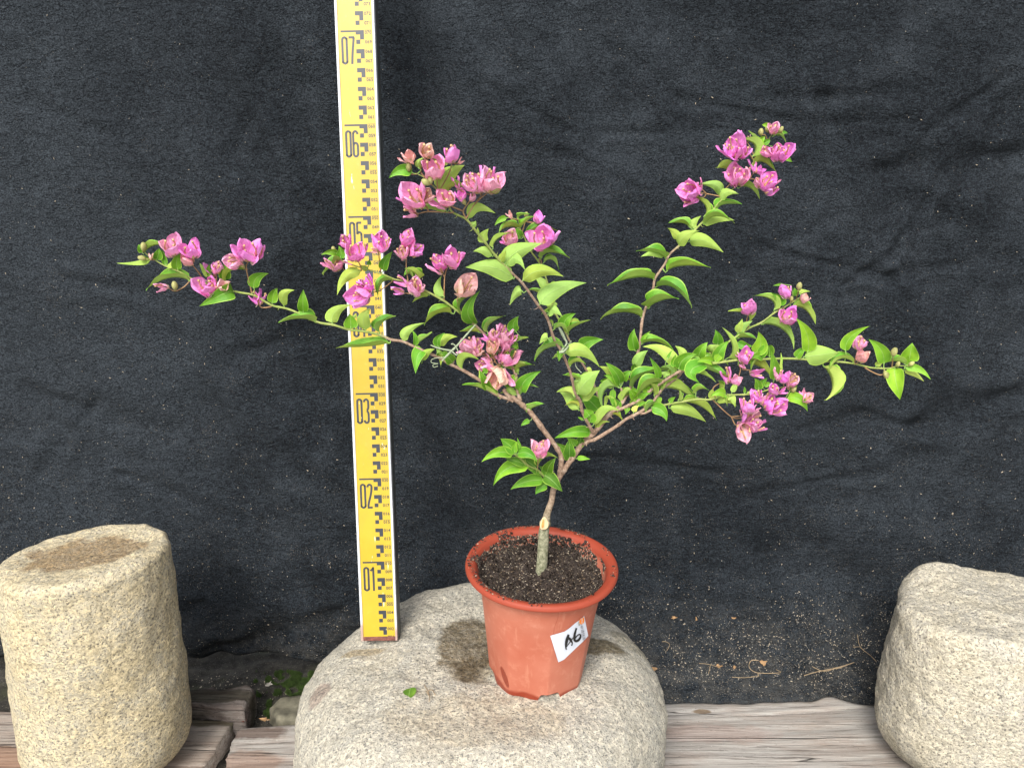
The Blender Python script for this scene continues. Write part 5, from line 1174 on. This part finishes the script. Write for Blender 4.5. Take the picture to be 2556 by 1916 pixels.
twig('dry_twig', 'forked bent dry stem lying round a yellow leaf on the felt ledge', [ft(*T_((700, 800), (635, 812), (640, 850), (690, 868), (820, 868), (790, 850))), ft(*T_((690, 868), (680, 888)))], rad=.0007)
twig('dry_twig', 'branching dry straw nearest the boulder on the felt ledge', [ft(*T_((1235, 815), (1150, 850), (1030, 865), (950, 900))), ft(*T_((1150, 850), (1060, 860), (1000, 845))), ft(*T_((1150, 860), (1200, 830)))], rad=.0007)
twig('dry_twig', 'upright forked brown twig leaning on the felt against the boulder', [ft(*T_((1265, 660), (1285, 720), (1330, 775), (1365, 805))), ft(*T_((1285, 728), (1230, 727)))], rad=.0006)
twig('dry_twig', 'straight reddish twig on the felt below the yellow leaf', [ft(*T_((548, 902), (610, 908), (680, 905)))], rad=.0006)
twig('dry_twig', 'hooked pale twig high on the felt ledge right of the millstone', [ft(*T_((130, 690), (150, 700), (178, 708), (168, 752)))], rad=.0005)
twig('dry_twig', 'thin three pronged twig on the felt ledge left of the orange leaf scrap', [ft(*T_((340, 820), (400, 830), (470, 838))), ft(*T_((410, 832), (405, 880)))], rad=.0004)
def scrap(cx_, cy_, rx_, ry_, label, on, seed=0, mat='dryleaf', cat='dry leaf'):
    rr = random.Random(seed)
    if on == 'f': p, n = fab_hit(cx_, cy_)
    else: p = atz(cx_, cy_, .002); n = V3((0, 0, 1))
    t = V3((1, 0, 0)); t = (t - n * t.dot(n)).normalized(); u_ = n.cross(t); k = pxsize(p); V = [p + n * .002]
    for i in range(14):
        an = 2 * math.pi * i / 14; rr_ = (.8 + rr.uniform(-.4, .25)) * (1 - .35 * (i % 5 == 2)); V.append(p + t * math.cos(an) * rx_ * k * rr_ + u_ * math.sin(an) * ry_ * k * rr_ * 1.3 + n * (.0012 + .0022 * abs(math.sin(an * 1.5 + seed))))
    o = make('dry_leaf', V, [(0, i + 1, (i + 1) % 14 + 1) for i in range(14)], MAT[mat]); return tag(o, label, cat, 'dry leaf scraps on the ground and felt')
scrap(*T_((722, 822))[0], 13, 8, 'yellow dry leaf scrap on the felt inside the bent stem', 'f', 1)
scrap(*T_((455, 852))[0], 9, 5, 'orange triangular leaf scrap on the felt ledge', 'f', 2)
scrap(*T_((555, 850))[0], 7, 4, 'small reddish leaf scrap on the felt ledge right of the orange one', 'f', 3)
scrap(*T_((90, 850))[0], 12, 7, 'tan leaf scrap on the felt close beside the millstone', 'f', 4)
scrap(*T_((210, 565))[0], 10, 3, 'slim tan leaf sliver high on the felt near the pot', 'f', 5)
scrap(*T_((535, 557))[0], 8, 2.5, 'slim pale leaf sliver on the felt, rightmost of the three slivers', 'f', 6)
scrap(*T_((318, 562))[0], 3.5, 7, 'short upright tan leaf sliver on the felt between two longer slivers', 'f', 7)
scrap(661, 1798, 18, 7, 'curled orange brown dead leaf at the back edge of the grey timber', 'g', 8)
scrap(672, 1710, 13, 10, 'grey dead leaf flake on the moss behind the timbers', 'g', 9, 'grit')
scrap(608, 1800, 10, 8, 'dull red dead leaf wedged beside the broken timber offcut', 'g', 10, 'rust')
